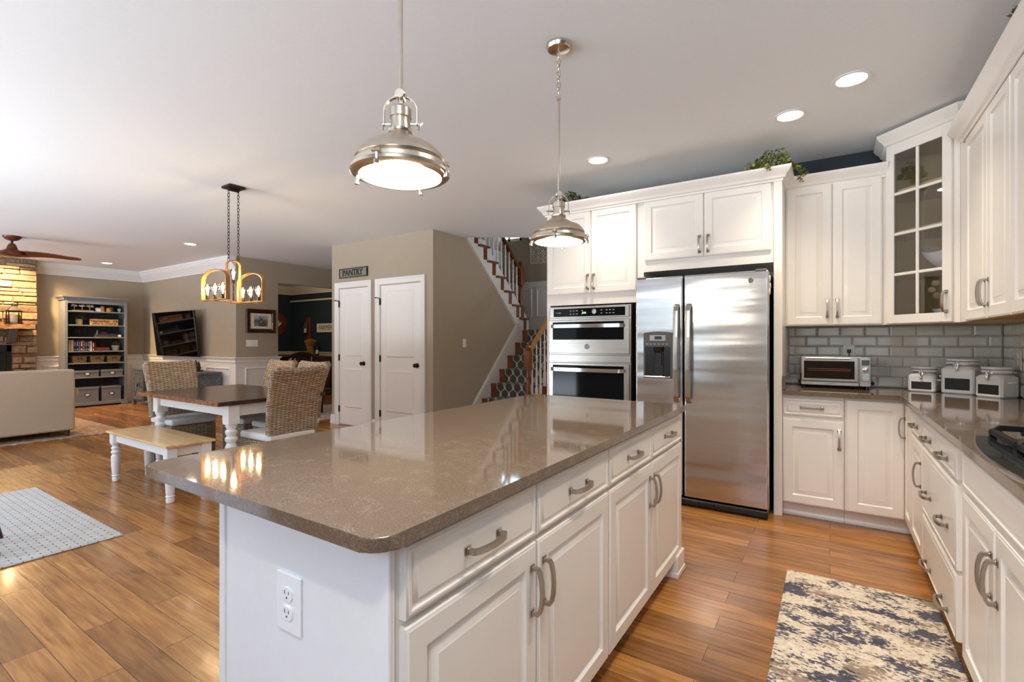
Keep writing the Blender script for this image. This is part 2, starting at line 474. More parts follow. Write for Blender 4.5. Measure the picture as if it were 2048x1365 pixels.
def m_photo():
    t = NT('photo_print_pasture')
    sx = t.n('ShaderNodeSeparateXYZ', Vector=t.coord('Generated'))
    n = t.n('ShaderNodeTexNoise', Vector=t.coord('Object', (18, 18, 18)), Scale=1.0, Detail=5.0)
    z = t.math('ADD', sx.outputs[2], t.math('MULTIPLY', n.outputs[0], 0.25))
    t.set(Base__Color=t.ramp(z, [(0.1, rgb(150, 156, 160)), (0.45, rgb(108, 116, 112)), (0.62, rgb(92, 104, 84)), (0.85, rgb(160, 172, 184)), (1.0, rgb(186, 192, 198))]), Roughness=0.2)
    return t.m
M['photo'] = m_photo()

# ------------------------------------------------------------------ mesh helpers
class MB:
    def __init__(s):
        s.bm = bmesh.new()
        s.M = Matrix()
    def v(s, p):
        return s.bm.verts.new(s.M @ Vector(p))
    def f(s, vs, mi=0):
        try:
            fc = s.bm.faces.new(vs)
            fc.material_index = mi
            return fc
        except ValueError:
            return None
    def box(s, x0, x1, y0, y1, z0, z1, b=0.0, seg=1, mi=0):
        x0, x1 = min(x0, x1), max(x0, x1); y0, y1 = min(y0, y1), max(y0, y1); z0, z1 = min(z0, z1), max(z0, z1)
        vs = [s.v((x, y, z)) for z in (z0, z1) for y in (y0, y1) for x in (x0, x1)]
        q = [(0, 2, 3, 1), (4, 5, 7, 6), (0, 1, 5, 4), (2, 6, 7, 3), (0, 4, 6, 2), (1, 3, 7, 5)]
        fs = [s.f([vs[i] for i in k], mi) for k in q]
        if b > 0:
            b = min(b, 0.45 * min(x1 - x0, y1 - y0, z1 - z0))
            es = list({e for fc in fs for e in fc.edges})
            r = bmesh.ops.bevel(s.bm, geom=es, offset=b, segments=seg, affect='EDGES', profile=0.5)
            for fc in r['faces']:
                fc.material_index = mi
        return s
    def lathe(s, prof, c=(0, 0, 0), n=24, mi=0, cap=True):
        rings = []
        for r, z in prof:
            if r < 1e-5:
                rings.append([s.v((c[0], c[1], c[2] + z))])
            else:
                rings.append([s.v((c[0] + r * math.cos(2 * PI * i / n), c[1] + r * math.sin(2 * PI * i / n), c[2] + z)) for i in range(n)])
        for a, b in zip(rings, rings[1:]):
            for i in range(n):
                j = (i + 1) % n
                if len(a) == 1 and len(b) == 1:
                    continue
                if len(a) == 1:
                    s.f([a[0], b[i], b[j]], mi)
                elif len(b) == 1:
                    s.f([a[i], a[j], b[0]], mi)
                else:
                    s.f([a[i], a[j], b[j], b[i]], mi)
        if cap:
            for rg in (rings[0], rings[-1]):
                if len(rg) > 2:
                    s.f(rg, mi)
        return s
    def tube(s, pts, r, n=8, closed=False, mi=0, flat=None):
        """Round tube along pts; r a number or a list. flat=(w,h) makes a rectangular section."""
        pts = [Vector(p) for p in pts]
        k = len(pts)
        rs = r if isinstance(r, (list, tuple)) else [r] * k
        rings = []
        up = None
        for i, p in enumerate(pts):
            if closed:
                d = (pts[(i + 1) % k] - pts[i - 1]).normalized()
            else:
                d = (pts[min(i + 1, k - 1)] - pts[max(i - 1, 0)]).normalized()
            if up is None:
                a = Vector((0, 0, 1)) if abs(d.z) < 0.9 else Vector((1, 0, 0))
                up = (a - d * a.dot(d)).normalized()
            else:
                up = (up - d * up.dot(d)).normalized()
            sd = d.cross(up)
            rings.append([s.v(p + rs[i] * (math.cos(2 * PI * j / n) * sd + math.sin(2 * PI * j / n) * up)) for j in range(n)])
        for i in range(k if closed else k - 1):
            a, b = rings[i], rings[(i + 1) % k]
            for j in range(n):
                s.f([a[j], a[(j + 1) % n], b[(j + 1) % n], b[j]], mi)
        if not closed:
            s.f(rings[0], mi); s.f(rings[-1], mi)
        return s
    def prism(s, poly, axis, a, b, mi=0, bev=0.0):
        """Extrude a 2D polygon along axis ('x': (y,z) poly, 'y': (x,z), 'z': (x,y)) from a to b."""
        def P(p, t):
            return {'x': (t, p[0], p[1]), 'y': (p[0], t, p[1]), 'z': (p[0], p[1], t)}[axis]
        A = [s.v(P(p, a)) for p in poly]
        B = [s.v(P(p, b)) for p in poly]
        n = len(poly)
        fs = [s.f(A, mi), s.f(B, mi)]
        for i in range(n):
            fs.append(s.f([A[i], A[(i + 1) % n], B[(i + 1) % n], B[i]], mi))
        if bev:
            es = list({e for fc in fs[:2] if fc for e in fc.edges})
            bmesh.ops.bevel(s.bm, geom=es, offset=bev, segments=2, affect='EDGES', profile=0.5)
        return s
    def ribbon(s, path, th, axis, a, b, mi=0):
        """A strip of thickness th following a 2D path, extruded along axis from a to b."""
        L, Rr = [], []
        k = len(path)
        for i in range(k):
            p = Vector(path[i]); q0 = Vector(path[max(i - 1, 0)]); q1 = Vector(path[min(i + 1, k - 1)])
            d0 = (p - q0).normalized() if i else (q1 - p).normalized()
            d1 = (q1 - p).normalized() if i < k - 1 else d0
            d = (d0 + d1).normalized()
            nrm = Vector((-d.y, d.x))
            sc = 1.0 / max(0.4, abs(Vector((-d0.y, d0.x)).dot(nrm)))
            L.append(p + nrm * th / 2 * sc); Rr.append(p - nrm * th / 2 * sc)
        def P(p, t):
            return {'x': (t, p[0], p[1]), 'y': (p[0], t, p[1]), 'z': (p[0], p[1], t)}[axis]
        G = [[s.v(P(L[i], a)), s.v(P(Rr[i], a)), s.v(P(Rr[i], b)), s.v(P(L[i], b))] for i in range(k)]
        for A, B in zip(G, G[1:]):
            for j in range(4):
                s.f([A[j], A[(j + 1) % 4], B[(j + 1) % 4], B[j]], mi)
        s.f(G[0], mi); s.f(G[-1], mi)
        return s
    def molding(s, path, prof, closed=False, mi=0):
        """Sweep prof [(out, z)] along a 2D path with mitred corners; 'out' is to the right of travel."""
        k = len(path)
        G = []
        for i in range(k):
            p = Vector(path[i][:2])
            def dirn(a, b):
                return (Vector(path[b][:2]) - Vector(path[a][:2])).normalized()
            if closed:
                d0, d1 = dirn(i - 1, i), dirn(i, (i + 1) % k)
            else:
                d0 = dirn(i - 1, i) if i else dirn(0, 1)
                d1 = dirn(i, i + 1) if i < k - 1 else d0
            n0, n1 = Vector((d0.y, -d0.x)), Vector((d1.y, -d1.x))
            m = (n0 + n1).normalized()
            sc = 1 / max(0.2, m.dot(n0))
            G.append([s.v((p.x + m.x * o * sc, p.y + m.y * o * sc, z)) for o, z in prof])
        n = len(prof)
        for i in range(k if closed else k - 1):
            A, B = G[i], G[(i + 1) % k]
            for j in range(n):
                s.f([A[j], A[(j + 1) % n], B[(j + 1) % n], B[j]], mi)
        if not closed:
            s.f(G[0], mi); s.f(G[-1], mi)
        return s
    def rects(s, x0, x1, z0, z1, steps, yb, mi=0, hole=False):
        """A slab facing -Y whose front is a set of nested rectangles [(inset, y)], e.g. a raised panel."""
        def loop(i, y):
            return [s.v((x0 + i, y, z0 + i)), s.v((x1 - i, y, z0 + i)), s.v((x1 - i, y, z1 - i)), s.v((x0 + i, y, z1 - i))]
        bk = loop(0, yb)
        if not hole:
            s.f(bk, mi)
        prev = bk
        for i, y in steps:
            cur = loop(i, y)
            for j in range(4):
                s.f([prev[j], prev[(j + 1) % 4], cur[(j + 1) % 4], cur[j]], mi)
            prev = cur
        if hole:
            for j in range(4):
                s.f([prev[j], prev[(j + 1) % 4], bk[(j + 1) % 4], bk[j]], mi)
        else:
            s.f(prev, mi)
        return s
    def frame(s, x0, x1, z0, z1, prof, mi=0):
        """A mitred rectangular frame in the XZ plane; prof is a closed list of (inset, y)."""
        G = [[s.v((x0 + i, y, z0 + i)), s.v((x1 - i, y, z0 + i)), s.v((x1 - i, y, z1 - i)), s.v((x0 + i, y, z1 - i))] for i, y in prof]
        for k in range(len(G)):
            A, B = G[k], G[(k + 1) % len(G)]
            for j in range(4):
                s.f([A[j], A[(j + 1) % 4], B[(j + 1) % 4], B[j]], mi)
        return s
    def ball(s, c, r, n=12, mi=0, sq=(1, 1, 1)):
        q = s.M.copy()
        s.M = q @ Matrix.Translation(c) @ Matrix.Diagonal((sq[0], sq[1], sq[2], 1))
        s.lathe([(r * math.sin(PI * i / n), -r * math.cos(PI * i / n)) for i in range(n + 1)], n=n + 4, mi=mi, cap=False)
        s.M = q
        return s
    def build(s, name, mat, parent=None, smooth=35, loc=None, rot=None):
        bmesh.ops.recalc_face_normals(s.bm, faces=s.bm.faces[:])
        uv = s.bm.loops.layers.uv.new('UVMap')
        for fc in s.bm.faces:
            n = fc.normal
            a = max(range(3), key=lambda i: abs(n[i]))
            for lp in fc.loops:
                p = lp.vert.co
                lp[uv].uv = (p.y, p.z) if a == 0 else (p.x, p.z) if a == 1 else (p.x, p.y)
        me = bpy.data.meshes.new(name)
        s.bm.to_mesh(me)
        s.bm.free()
        for m in (mat if isinstance(mat, (list, tuple)) else [mat]):
            me.materials.append(m)
        if smooth:
            for p in me.polygons:
                p.use_smooth = True
            me.set_sharp_from_angle(angle=R(smooth))
        o = bpy.data.objects.new(name, me)
        if smooth:
            wn = o.modifiers.new('weighted_normals', 'WEIGHTED_NORMAL')
            wn.keep_sharp = True
        C.objects.link(o)
        if parent is not None:
            o.parent = parent
        if loc is not None:
            o.location = loc
        if rot is not None:
            o.rotation_euler = rot
        return o

def thing(name, label, cat, loc=(0, 0, 0), rotz=0.0, group=None):
    o = bpy.data.objects.new(name, None)
    o.empty_display_size = 0.1
    o.location = loc
    o.rotation_euler = (0, 0, rotz)
    C.objects.link(o)
    return tag(o, label, cat, group)
def tag(o, label, cat, group=None):
    o['label'] = label
    o['category'] = cat
    if group:
        o['group'] = group
    return o
def struct(o, label=None):
    o['kind'] = 'structure'
    if label:
        o['label'] = label
    return o
def inst(o, name, parent, loc, rot=(0, 0, 0)):
    c = bpy.data.objects.new(name, o.data)
    c.parent = parent
    c.location = loc
    c.rotation_euler = rot
    C.objects.link(c)
    return c
def dup(root, loc, rotz, label, group=None):
    r = root.copy()
    C.objects.link(r)
    r.location = loc
    r.rotation_euler = (0, 0, rotz)
    r['label'] = label
    if group:
        r['group'] = group
    for ch in list(root.children):
        c = ch.copy(); C.objects.link(c); c.parent = r
        for g in list(ch.children):
            d = g.copy(); C.objects.link(d); d.parent = c
    return r
def text(name, body, size, mat, parent, loc, rot=(R(90), 0, 0), ext=0.001, sx=1.0, bold=0.0, align='CENTER'):
    cu = bpy.data.curves.new(name, 'FONT')
    cu.body = body
    cu.size = size
    cu.extrude = ext
    cu.offset = bold
    cu.align_x = align
    cu.align_y = 'CENTER'
    t = bpy.data.objects.new(name + '_tmp', cu)
    C.objects.link(t)
    bpy.context.view_layer.update()
    me = bpy.data.meshes.new_from_object(t.evaluated_get(bpy.context.evaluated_depsgraph_get()))
    bpy.data.objects.remove(t)
    me.materials.clear()
    me.materials.append(mat)
    me.name = name
    o = bpy.data.objects.new(name, me)
    o.parent = parent
    o.location = loc
    o.rotation_euler = rot
    o.scale = (sx, 1, 1)
    C.objects.link(o)
    return o
def arc(cx, cz, rx, rz, a0, a1, n):
    return [(cx + rx * math.cos(R(a0 + (a1 - a0) * i / n)), cz + rz * math.sin(R(a0 + (a1 - a0) * i / n))) for i in range(n + 1)]
def rrect(x0, x1, y0, y1, r, n=5):
    p = []
    for cx, cy, a in ((x1 - r, y1 - r, 0), (x0 + r, y1 - r, 90), (x0 + r, y0 + r, 180), (x1 - r, y0 + r, 270)):
        p += arc(cx, cy, r, r, a, a + 90, n)
    return p

# ------------------------------------------------------------------ the shell
HC = 2.74
def wallbox(name, mat, *boxes):
    b = MB()
    for q in boxes:
        b.box(*q)
    return struct(b.build(name, mat, smooth=0))
b = MB(); b.box(-12.6, 1.2, -1.6, 8.15, -0.12, 0.0)
struct(b.build('floor', M['floor'], smooth=0))
b = MB()
b.box(-12.6, 1.2, -1.6, 5.45, HC, HC + 0.3)
b.box(-12.6, -5.45, 5.45, 8.15, HC, HC + 0.3)
b.prism([(-4.31, 5.45), (-2.3, 5.45), (-2.3, 6.05), (-3.4, 6.05)], 'z', HC, HC + 0.3)
b.box(-2.3, 1.2, 5.45, 8.15, HC, HC + 0.3)
struct(b.build('ceiling', M['ceiling'], smooth=0))
b = MB(); b.box(-5.6, -2.2, 5.3, 8.15, 5.3, 5.42)
struct(b.build('ceiling_stairwell', M['ceiling'], smooth=0))

XR, YK = 1.005, 4.66
wallbox('wall_right', M['teal'], (XR, XR + 0.14, -1.6, 4.8, 0, HC))
wallbox('wall_kitchen', M['teal'], (-2.2, XR, YK, YK + 0.14, 0, HC))
# wall behind the camera with the daylight openings
xs = [-12.5]
bx = []
for x0, x1, z0, z1 in sorted(OPEN):
    bx.append((xs[-1], x0, YEXT - 0.14, YEXT, 0, HC))
    bx.append((x0, x1, YEXT - 0.14, YEXT, 0, z0)); bx.append((x0, x1, YEXT - 0.14, YEXT, z1, HC))
    xs.append(x1)
bx.append((xs[-1], 1.15, YEXT - 0.14, YEXT, 0, HC))
wallbox('wall_garden', M['taupe'], *bx)
for k, (x0, x1, z0, z1) in enumerate(OPEN):
    b = MB()
    y0, y1 = YEXT - 0.1, YEXT - 0.05
    for (a0, a1, c0, c1) in ((x0, x1, z0, z0 + 0.05), (x0, x1, z1 - 0.05, z1), (x0, x0 + 0.05, z0, z1), (x1 - 0.05, x1, z0, z1)):
        b.box(a0, a1, y0, y1, c0, c1)
    nm = 3 if x1 - x0 > 3 else 2
    for i in range(1, nm):
        xm = x0 + (x1 - x0) * i / nm
        b.box(xm - 0.04, xm + 0.04, y0, y1, z0, z1)
    b.box(x0, x1, y0 + 0.01, y1 - 0.01, (z0 + z1) / 2 - 0.02, (z0 + z1) / 2 + 0.02)
    struct(b.build('window_%d' % (k + 1), M['trim'], smooth=0))
wallbox('wall_left', M['taupe'], (-12.5, -12.35, -1.6, 4.5, 0, HC))
wallbox('wall_television', M['taupe'], (-12.5, -8.6, 4.45, 4.57, 0, HC))
b = MB()
b.box(-8.72, -8.6, 4.57, 5.217, 0, HC); b.box(-8.72, -8.6, 5.217, 6.95, 2.358, HC); b.box(-8.72, -8.6, 6.95, 8.05, 0, HC)
struct(b.build('wall_opening', M['taupe'], smooth=0))
wallbox('wall_dining_back', M['teal'], (-12.5, -8.72, 7.9, 8.05, 0, HC))
wallbox('wall_dining_left', M['teal'], (-12.5, -12.38, 4.57, 7.9, 0, HC))
wallbox('wall_foyer', M['taupe'], (-8.6, -1.1, 8.0, 8.15, 0, HC), (-5.6, -5.0, 8.0, 8.15, HC, 3.22), (-5.0, -2.2, 8.0, 8.15, HC, 5.3), (-5.6, -5.0, 8.0, 8.15, 4.6, 5.3))
b = MB()
for a0, a1, c0, c1 in ((-5.6, -5.0, 3.22, 3.28), (-5.6, -5.0, 4.54, 4.6), (-5.33, -5.28, 3.22, 4.6), (-5.06, -5.0, 3.22, 4.6)):
    b.box(a0, a1, 8.03, 8.08, c0, c1)
struct(b.build('window_7', M['trim'], smooth=0))
wallbox('wall_foyer_right', M['taupe'], (-1.1, -0.98, 4.8, 7.0, 0, HC), (-1.1, -0.98, 7.6, 8.15, 0, HC), (-1.1, -0.98, 7.0, 7.6, 0, 0.8), (-1.1, -0.98, 7.0, 7.6, 2.2, HC))
b = MB()
for a0, a1, c0, c1 in ((7.0, 7.6, 0.8, 0.86), (7.0, 7.6, 2.14, 2.2), (7.0, 7.06, 0.86, 2.14), (7.54, 7.6, 0.86, 2.14)):
    b.box(-1.07, -1.02, a0, a1, c0, c1)
struct(b.build('window_8', M['trim'], smooth=0))  # unseen opening added to let daylight into the foyer and stairs
o_ = portal('daylight_portal_foyer', 0, 0.6, 0, 0, 1.4); o_.location = (-1.13, 7.3, 1.5); o_.rotation_euler = (R(90), 0, R(90))
o_ = portal('daylight_portal_landing', 0, 0.6, 0, 0, 1.38); o_.location = (-5.3, 7.97, 3.91); o_.rotation_euler = (R(-90), 0, 0)
wallbox('wall_stairwell', M['taupe'], (-5.6, -5.48, 5.3, 8.0, HC + 0.3, 5.3), (-2.3, -2.18, 5.45, 8.0, HC + 0.3, 5.3), (-5.6, -2.2, 5.3, 5.44, HC + 0.3, 5.3))

# pantry block: front wall, the side wall cut by the two flights, the hall side
YP = 4.8
wallbox('wall_pantry', M['taupe'], (-6.46, -4.37, YP, YP + 0.12, 0, HC))
wallbox('wall_hall', M['taupe'], (-6.46, -6.34, YP + 0.12, 8.0, 0, HC))
def low_z(y):      # nosing line of the lower flight
    return 0.437 + (y - 5.835) * 0.9
b = MB()
b.prism([(4.92, 0), (5.30, 0.0), (5.42, 0.0), (6.84, 1.47), (6.88, 1.56), (5.50, 2.74), (4.92, 2.74)], 'x', -4.49, -4.37)
struct(b.build('wall_stairs', M['taupe'], smooth=0))
# stringer trims on that wall
def strip(b, p0, p1, w, x0, x1):
    d = (Vector(p1) - Vector(p0)).normalized(); n = Vector((-d.y, d.x)) * w
    b.prism([p0, p1, (p1[0] + n.x, p1[1] + n.y), (p0[0] + n.x, p0[1] + n.y)], 'x', x0, x1)

# ------------------------------------------------------------------ baseboards, rails, crowns
def base_run(name, path, h=0.14):
    b = MB(); b.molding(path, [(0, 0), (0.018, 0), (0.018, h - 0.03), (0.012, h - 0.012), (0.006, h), (0, h)])
    return struct(b.build(name, M['trim'], smooth=30))
base_run('baseboard_pantry_left', [(-6.46, 5.6), (-6.46, 4.8), (-6.36, 4.8)])
base_run('baseboard_pantry_middle', [(-5.545, 4.8), (-5.46, 4.8)])
base_run('baseboard_pantry_right', [(-4.485, 4.8), (-4.37, 4.8), (-4.37, 5.35)])
crown_p = [(0, 2.525), (0.014, 2.525), (0.014, 2.548), (0.028, 2.556), (0.036, 2.575), (0.062, 2.612), (0.096, 2.655), (0.10, 2.672), (0.112, 2.676), (0.112, 2.70), (0.128, 2.706), (0.128, 2.738), (0, 2.738)]
b = MB(); b.molding([(-12.35, -1.45), (-12.35, 4.45), (-8.605, 4.45)], crown_p)
struct(b.build('trim_crown_living', M['trim'], smooth=12))
b = MB(); b.molding([(-12.38, 4.57), (-12.38, 7.9), (-8.72, 7.9), (-8.72, 4.57)], crown_p)
struct(b.build('trim_crown_dining', M['cream_trim'], smooth=30))
rail_p = [(0.012, 0.885), (0.026, 0.895), (0.028, 0.915), (0.022, 0.93), (0.034, 0.955), (0.05, 0.97), (0.05, 0.985), (0.012, 0.985)]
def wains(name, path, frames, mat, frame_z=((0.26, 0.80),)):
    """White wainscot: thin board, cap rail, base, picture-frame mouldings. frames: (axis, fixed, a, b, sign)"""
    b = MB()
    b.molding(path, [(0, 0), (0.012, 0), (0.012, 0.9), (0, 0.9)])
    b.molding(path, rail_p)
    b.molding(path, [(0.012, 0), (0.03, 0), (0.03, 0.12), (0.02, 0.145), (0.012, 0.15)])
    for ax, fx, a0, a1, sg in frames:
        for z0, z1 in frame_z:
            pf = [(0, 0), (0, -0.008), (0.008, -0.018), (0.02, -0.018), (0.03, -0.008), (0.035, 0)]
            if ax == 'y':
                b.M = Matrix.Translation((0, fx + sg * 0.0115, 0))
                b.frame(a0, a1, z0, z1, pf)
            else:
                b.M = Matrix.Translation((fx + sg * 0.0115, a0, 0)) @ Matrix.Rotation(R(90), 4, 'Z')
                b.frame(0, a1 - a0, z0, z1, pf)
            b.M = Matrix()
    return struct(b.build(name, mat, smooth=30))
wains('trim_wainscot_living', [(-12.35, 2.72), (-12.35, 4.45), (-8.6, 4.45), (-8.6, 5.217), (-8.72, 5.217)],
      [('x', -12.35, 2.85, 4.25, 1), ('y', 4.45, -12.2, -10.9, -1), ('y', 4.45, -10.75, -9.75, -1), ('y', 4.45, -9.6, -8.75, -1), ('x', -8.6, 4.6, 5.08, 1)], M['trim'])
b = MB()
b.molding([(-12.38, 4.57), (-12.38, 7.9), (-8.72, 7.9)], [(0, 0), (0.012, 0), (0.012, 0.9), (0, 0.9)])
b.molding([(-12.38, 4.57), (-12.38, 7.9), (-8.72, 7.9)], [(0, 0.86), (0.02, 0.865), (0.025, 0.93), (0.04, 0.955), (0.055, 0.97), (0.055, 0.99), (0, 0.99)])
struct(b.build('trim_rail_dining', M['cream_trim'], smooth=30))
b = MB(); b.molding([(-12.38, 7.9), (-8.72, 7.9)], [(0, 2.33), (0.03, 2.33), (0.04, 2.35), (0.04, 2.37), (0, 2.37)])
struct(b.build('trim_picture_ledge', M['cream_trim'], smooth=30))
# wainscot on the stair landing wall (landing at z = 1.455)
b = MB()
zz = 1.455
b.box(-5.4, -2.3, 7.975, 8.0, zz, zz + 0.93)
b.molding([(-5.4, 7.975), (-2.3, 7.975)], [(o, z + zz - 0.05) for o, z in rail_p])
b.box(-5.4, -2.3, 7.955, 7.98, zz, zz + 0.15, 0.006)
for x0, x1 in ((-5.3, -4.75), (-4.65, -4.0), (-3.9, -3.3)):
    b.M = Matrix.Translation((0, 7.976, 0)); b.frame(x0, x1, zz + 0.26, zz + 0.805, [(0, 0), (0, -0.008), (0.008, -0.018), (0.02, -0.018), (0.03, -0.008), (0.035, 0)]); b.M = Matrix()
struct(b.build('trim_wainscot_landing', M['trim'], smooth=30))

# ------------------------------------------------------------------ pantry doors
def pantry_door(n, cx0, cx1, hinge_x, knob_x):
    """Casing from cx0 to cx1; slab inside it."""
    s0, s1 = cx0 + 0.102, cx1 - 0.088
    zt = 2.055
    b = MB()
    b.rects(s0, s1, 0.012, zt, [(0, 0), (0.003, -0.003)], 0.004)
    for z0, z1 in ((0.27, 0.86), (1.04, 1.975)):
        b.rects(s0 + 0.12, s1 - 0.12, z0, z1, [(0.0, -0.0035), (0.016, -0.014), (0.028, -0.014), (0.055, -0.005)], -0.002)
    d = struct(b.build('door_%d' % n, M['white_paint'], smooth=30, loc=(0, YP - 0.006, 0)))
    fr = MB()
    fr.M = Matrix.Translation((0, 0.006, 0)) @ Matrix.Rotation(R(90), 4, 'X')
    fr.molding([(cx1, 0), (cx1, zt + 0.1), (cx0, zt + 0.1), (cx0, 0)], [(0, 0), (0, 0.03), (-0.012, 0.033), (-0.02, 0.030), (-0.03, 0.022), (-0.07, 0.018), (-0.078, 0.022), (-0.085, 0.016), (-0.09, 0.0)])
    fr.build('casing', M['trim'], d, smooth=30)
    for hz in (1.83, 1.02, 0.24):
        h = MB(); h.box(hinge_x - 0.012, hinge_x + 0.012, -0.012, 0.004, hz - 0.045, hz + 0.045, 0.003)
        h.tube([(hinge_x - 0.006, -0.012, hz - 0.05), (hinge_x - 0.006, -0.012, hz + 0.05)], 0.006, 8)
        h.build('hinge', M['black_metal'], d)
    st = MB(); st.tube([(hinge_x, -0.012, 1.875), (hinge_x, -0.05, 1.88), (hinge_x - 0.04, -0.05, 1.885)], 0.005, 8)
    st.tube([(hinge_x - 0.03, -0.05, 1.885), (hinge_x - 0.052, -0.05, 1.886)], 0.009, 8)
    st.build('door_stop', M['black_metal'], d)
    kb = MB()
    kb.M = Matrix.Translation((knob_x, -0.002, 0.94)) @ Matrix.Rotation(R(90), 4, 'X')
    kb.lathe([(0.033, 0), (0.033, 0.006), (0.026, 0.01), (0.012, 0.014), (0.011, 0.03), (0.02, 0.036), (0.028, 0.048), (0.028, 0.056), (0.018, 0.066), (0, 0.068)], n=20)
    kb.build('knob', M['black_metal'], d)
    return d
pantry_door(1, -6.362, -5.54, -6.268, -5.715)
pantry_door(2, -5.455, -4.495, -5.365, -4.645)

# ------------------------------------------------------------------ staircase
RISE, RUN = 0.208, 0.2275
def lowY(k): return 5.835 + RUN * (k - 2)
def upY(k): return 7.139 - RUN * (k - 1)       # upper flight, k=1 first tread above the landing
ST = thing('staircase', 'carpeted staircase turning back over the taupe wall past the pantry', 'staircase', (0, 0, 0))
b = MB()
for k in range(1, 8):
    z = RISE * k
    y1 = lowY(k) + RUN + 0.02 if k < 7 else 8.0
    b.box(-4.345, -3.36 if k < 7 else -2.32, lowY(k), y1, z - 0.035, z, 0.008, 2)
b.box(-5.47, -4.345, 6.98, 8.0, 1.42, 1.456)
b.build('tread', M['pale_stair'], ST)
b = MB()
for k in range(1, 8):
    z = RISE * k
    b.box(-4.345, -3.38, lowY(k) + 0.022, lowY(k) + 0.045, z - RISE, z - 0.03)
    b.box(-4.345, -4.235, lowY(k) + 0.012, lowY(k) + 0.03, z - RISE, z - 0.03)
b.build('riser', M['pale_stair'], ST)
b = MB()
for k in range(1, 8):
    z = RISE * k
    y1 = lowY(k) + RUN + 0.012
    if k == 7:
        y1 = 7.85
    b.box(-4.235, -3.53, lowY(k) - 0.006, y1, z - 0.002, z + 0.007, 0.004)
    b.box(-4.235, -3.53, lowY(k) - 0.006, lowY(k) + 0.02, z - 0.036, z + 0.004, 0.004)
    b.box(-4.235, -3.53, lowY(k) + 0.004, lowY(k) + 0.02, z - RISE + 0.006, z - 0.03)
o = b.build('stair_runner', M['trellis'], ST)
o['label'] = 'charcoal runner with a pale trellis pattern'
b = MB()
b.prism([(5.42, 0.0), (5.70, 0.0), (7.05, 1.2), (7.05, 1.62), (6.86, 1.56)], 'x', -4.372, -4.346)
strip(b, (5.36, 0.02), (6.845, 1.545), 0.03, -4.372, -4.325)
strip(b, (5.385, 0.0), (6.865, 1.52), 0.025, -4.372, -4.338)
b.build('skirt_board', M['trim'], ST, smooth=0)
# the open upper flight with its white stringer, scrolled brackets, brown tread ends
b = MB()
b.prism([(6.80, 1.50), (6.86, 1.40), (7.2, 1.40), (7.2, 1.62), (5.9, 2.79), (5.45, 2.79)], 'x', -4.40, -4.352)
strip(b, (6.87, 1.50), (5.47, 2.80), 0.035, -4.40, -4.325)
strip(b, (6.90, 1.52), (5.52, 2.80), 0.028, -4.40, -4.338)
for k in range(1, 10):
    z = 1.455 + RISE * k
    y = upY(k)
    pts = [(y - 0.125, z - 0.035), (y - 0.30, z - 0.035), (y - 0.30, z - 0.12)]
    for i in range(13):
        t = i / 12
        pts.append((y - 0.295 + 0.17 * t, z - 0.10 - 0.15 * t - 0.03 * abs(math.sin(t * PI * 2.5))))
    b.prism(pts, 'x', -4.352, -4.343)
o = b.build('stringer', M['trim'], ST, smooth=0)
b = MB()
for k in range(1, 12):
    z = 1.455 + RISE * k
    b.box(-5.46, -4.305, upY(k) - RUN - 0.02, upY(k), z - 0.032, z, 0.007, 2)
    b.box(-5.46, -4.345, upY(k) - 0.125, upY(k) - 0.028, z - RISE, z - 0.03)
o = b.build('upper_tread', M['stairwood'], ST)
o['label'] = 'red-brown stained treads of the upper flight'
b = MB(); b.box(-3.38, -3.34, lowY(1), 6.98, 0, 0.2); b.prism([(5.6, 0), (7.0, 0), (7.0, 1.42), (6.95, 1.42)], 'x', -3.38, -3.36)
b.build('side_panel', M['trim'], ST, smooth=0)

def baluster_mb(h, r=0.017, sq=0.2):
    b = MB()
    b.box(-r, r, -r, r, 0, sq, 0.003)
    b.lathe([(r * 0.9, sq), (r * 1.15, sq + 0.012), (r * 0.7, sq + 0.03), (r * 1.05, sq + 0.07), (r * 0.95, sq + 0.12), (r * 0.6, h * 0.72), (r * 0.95, h * 0.74), (r * 0.55, h * 0.77), (r * 0.5, h)], n=10)
    return b
def newel(parent, x, y, z0, h, mat, s=0.045, blk=(0.58, 0.9)):
    b = MB()
    b.box(x - s, x + s, y - s, y + s, z0, z0 + 0.22 * h, 0.006)
    q = [(s * 0.95, 0.22 * h), (s * 1.05, 0.235 * h), (s * 0.62, 0.26 * h), (s * 0.8, 0.32 * h), (s * 0.72, 0.42 * h), (s * 0.5, 0.54 * h), (s * 0.78, 0.56 * h), (s * 0.6, blk[0] * h)]
    b.lathe(q, (x, y, z0), 16)
    b.box(x - s, x + s, y - s, y + s, z0 + blk[0] * h, z0 + blk[1] * h, 0.006)
    b.lathe([(s * 0.8, blk[1] * h), (s * 1.1, blk[1] * h + 0.012), (s * 0.5, blk[1] * h + 0.022), (s * 0.85, blk[1] * h + 0.045), (s * 0.6, h - 0.01), (0, h)], (x, y, z0), 16)
    return b.build('newel_post', mat, parent)
def railbar(parent, pts, mat):
    b = MB()
    for i in range(len(pts) - 1):
        p, q = Vector(pts[i]), Vector(pts[i + 1])
        d = (q - p); L = d.length
        b.M = Matrix.Translation(p) @ d.to_track_quat('X', 'Z').to_matrix().to_4x4()
        b.prism([(-0.028, 0), (0.028, 0), (0.03, 0.02), (0.024, 0.045), (0, 0.055), (-0.024, 0.045), (-0.03, 0.02)], 'x', -0.01, L + 0.01)
    b.M = Matrix()
    return b.build('handrail', mat, parent)
UR = thing('stair_railing', 'upper stair railing with dark red newel and white turned balusters', 'railing', (0, 0, 0))
newel(UR, -4.385, 6.99, 1.62, 1.02, M['stairwood'])
railbar(UR, [(-4.385, 6.97, 2.42), (-4.385, 5.0, 4.22)], M['stairwood'])
def rail_z(y): return 2.42 + (6.97 - y) * 0.9137
first = None
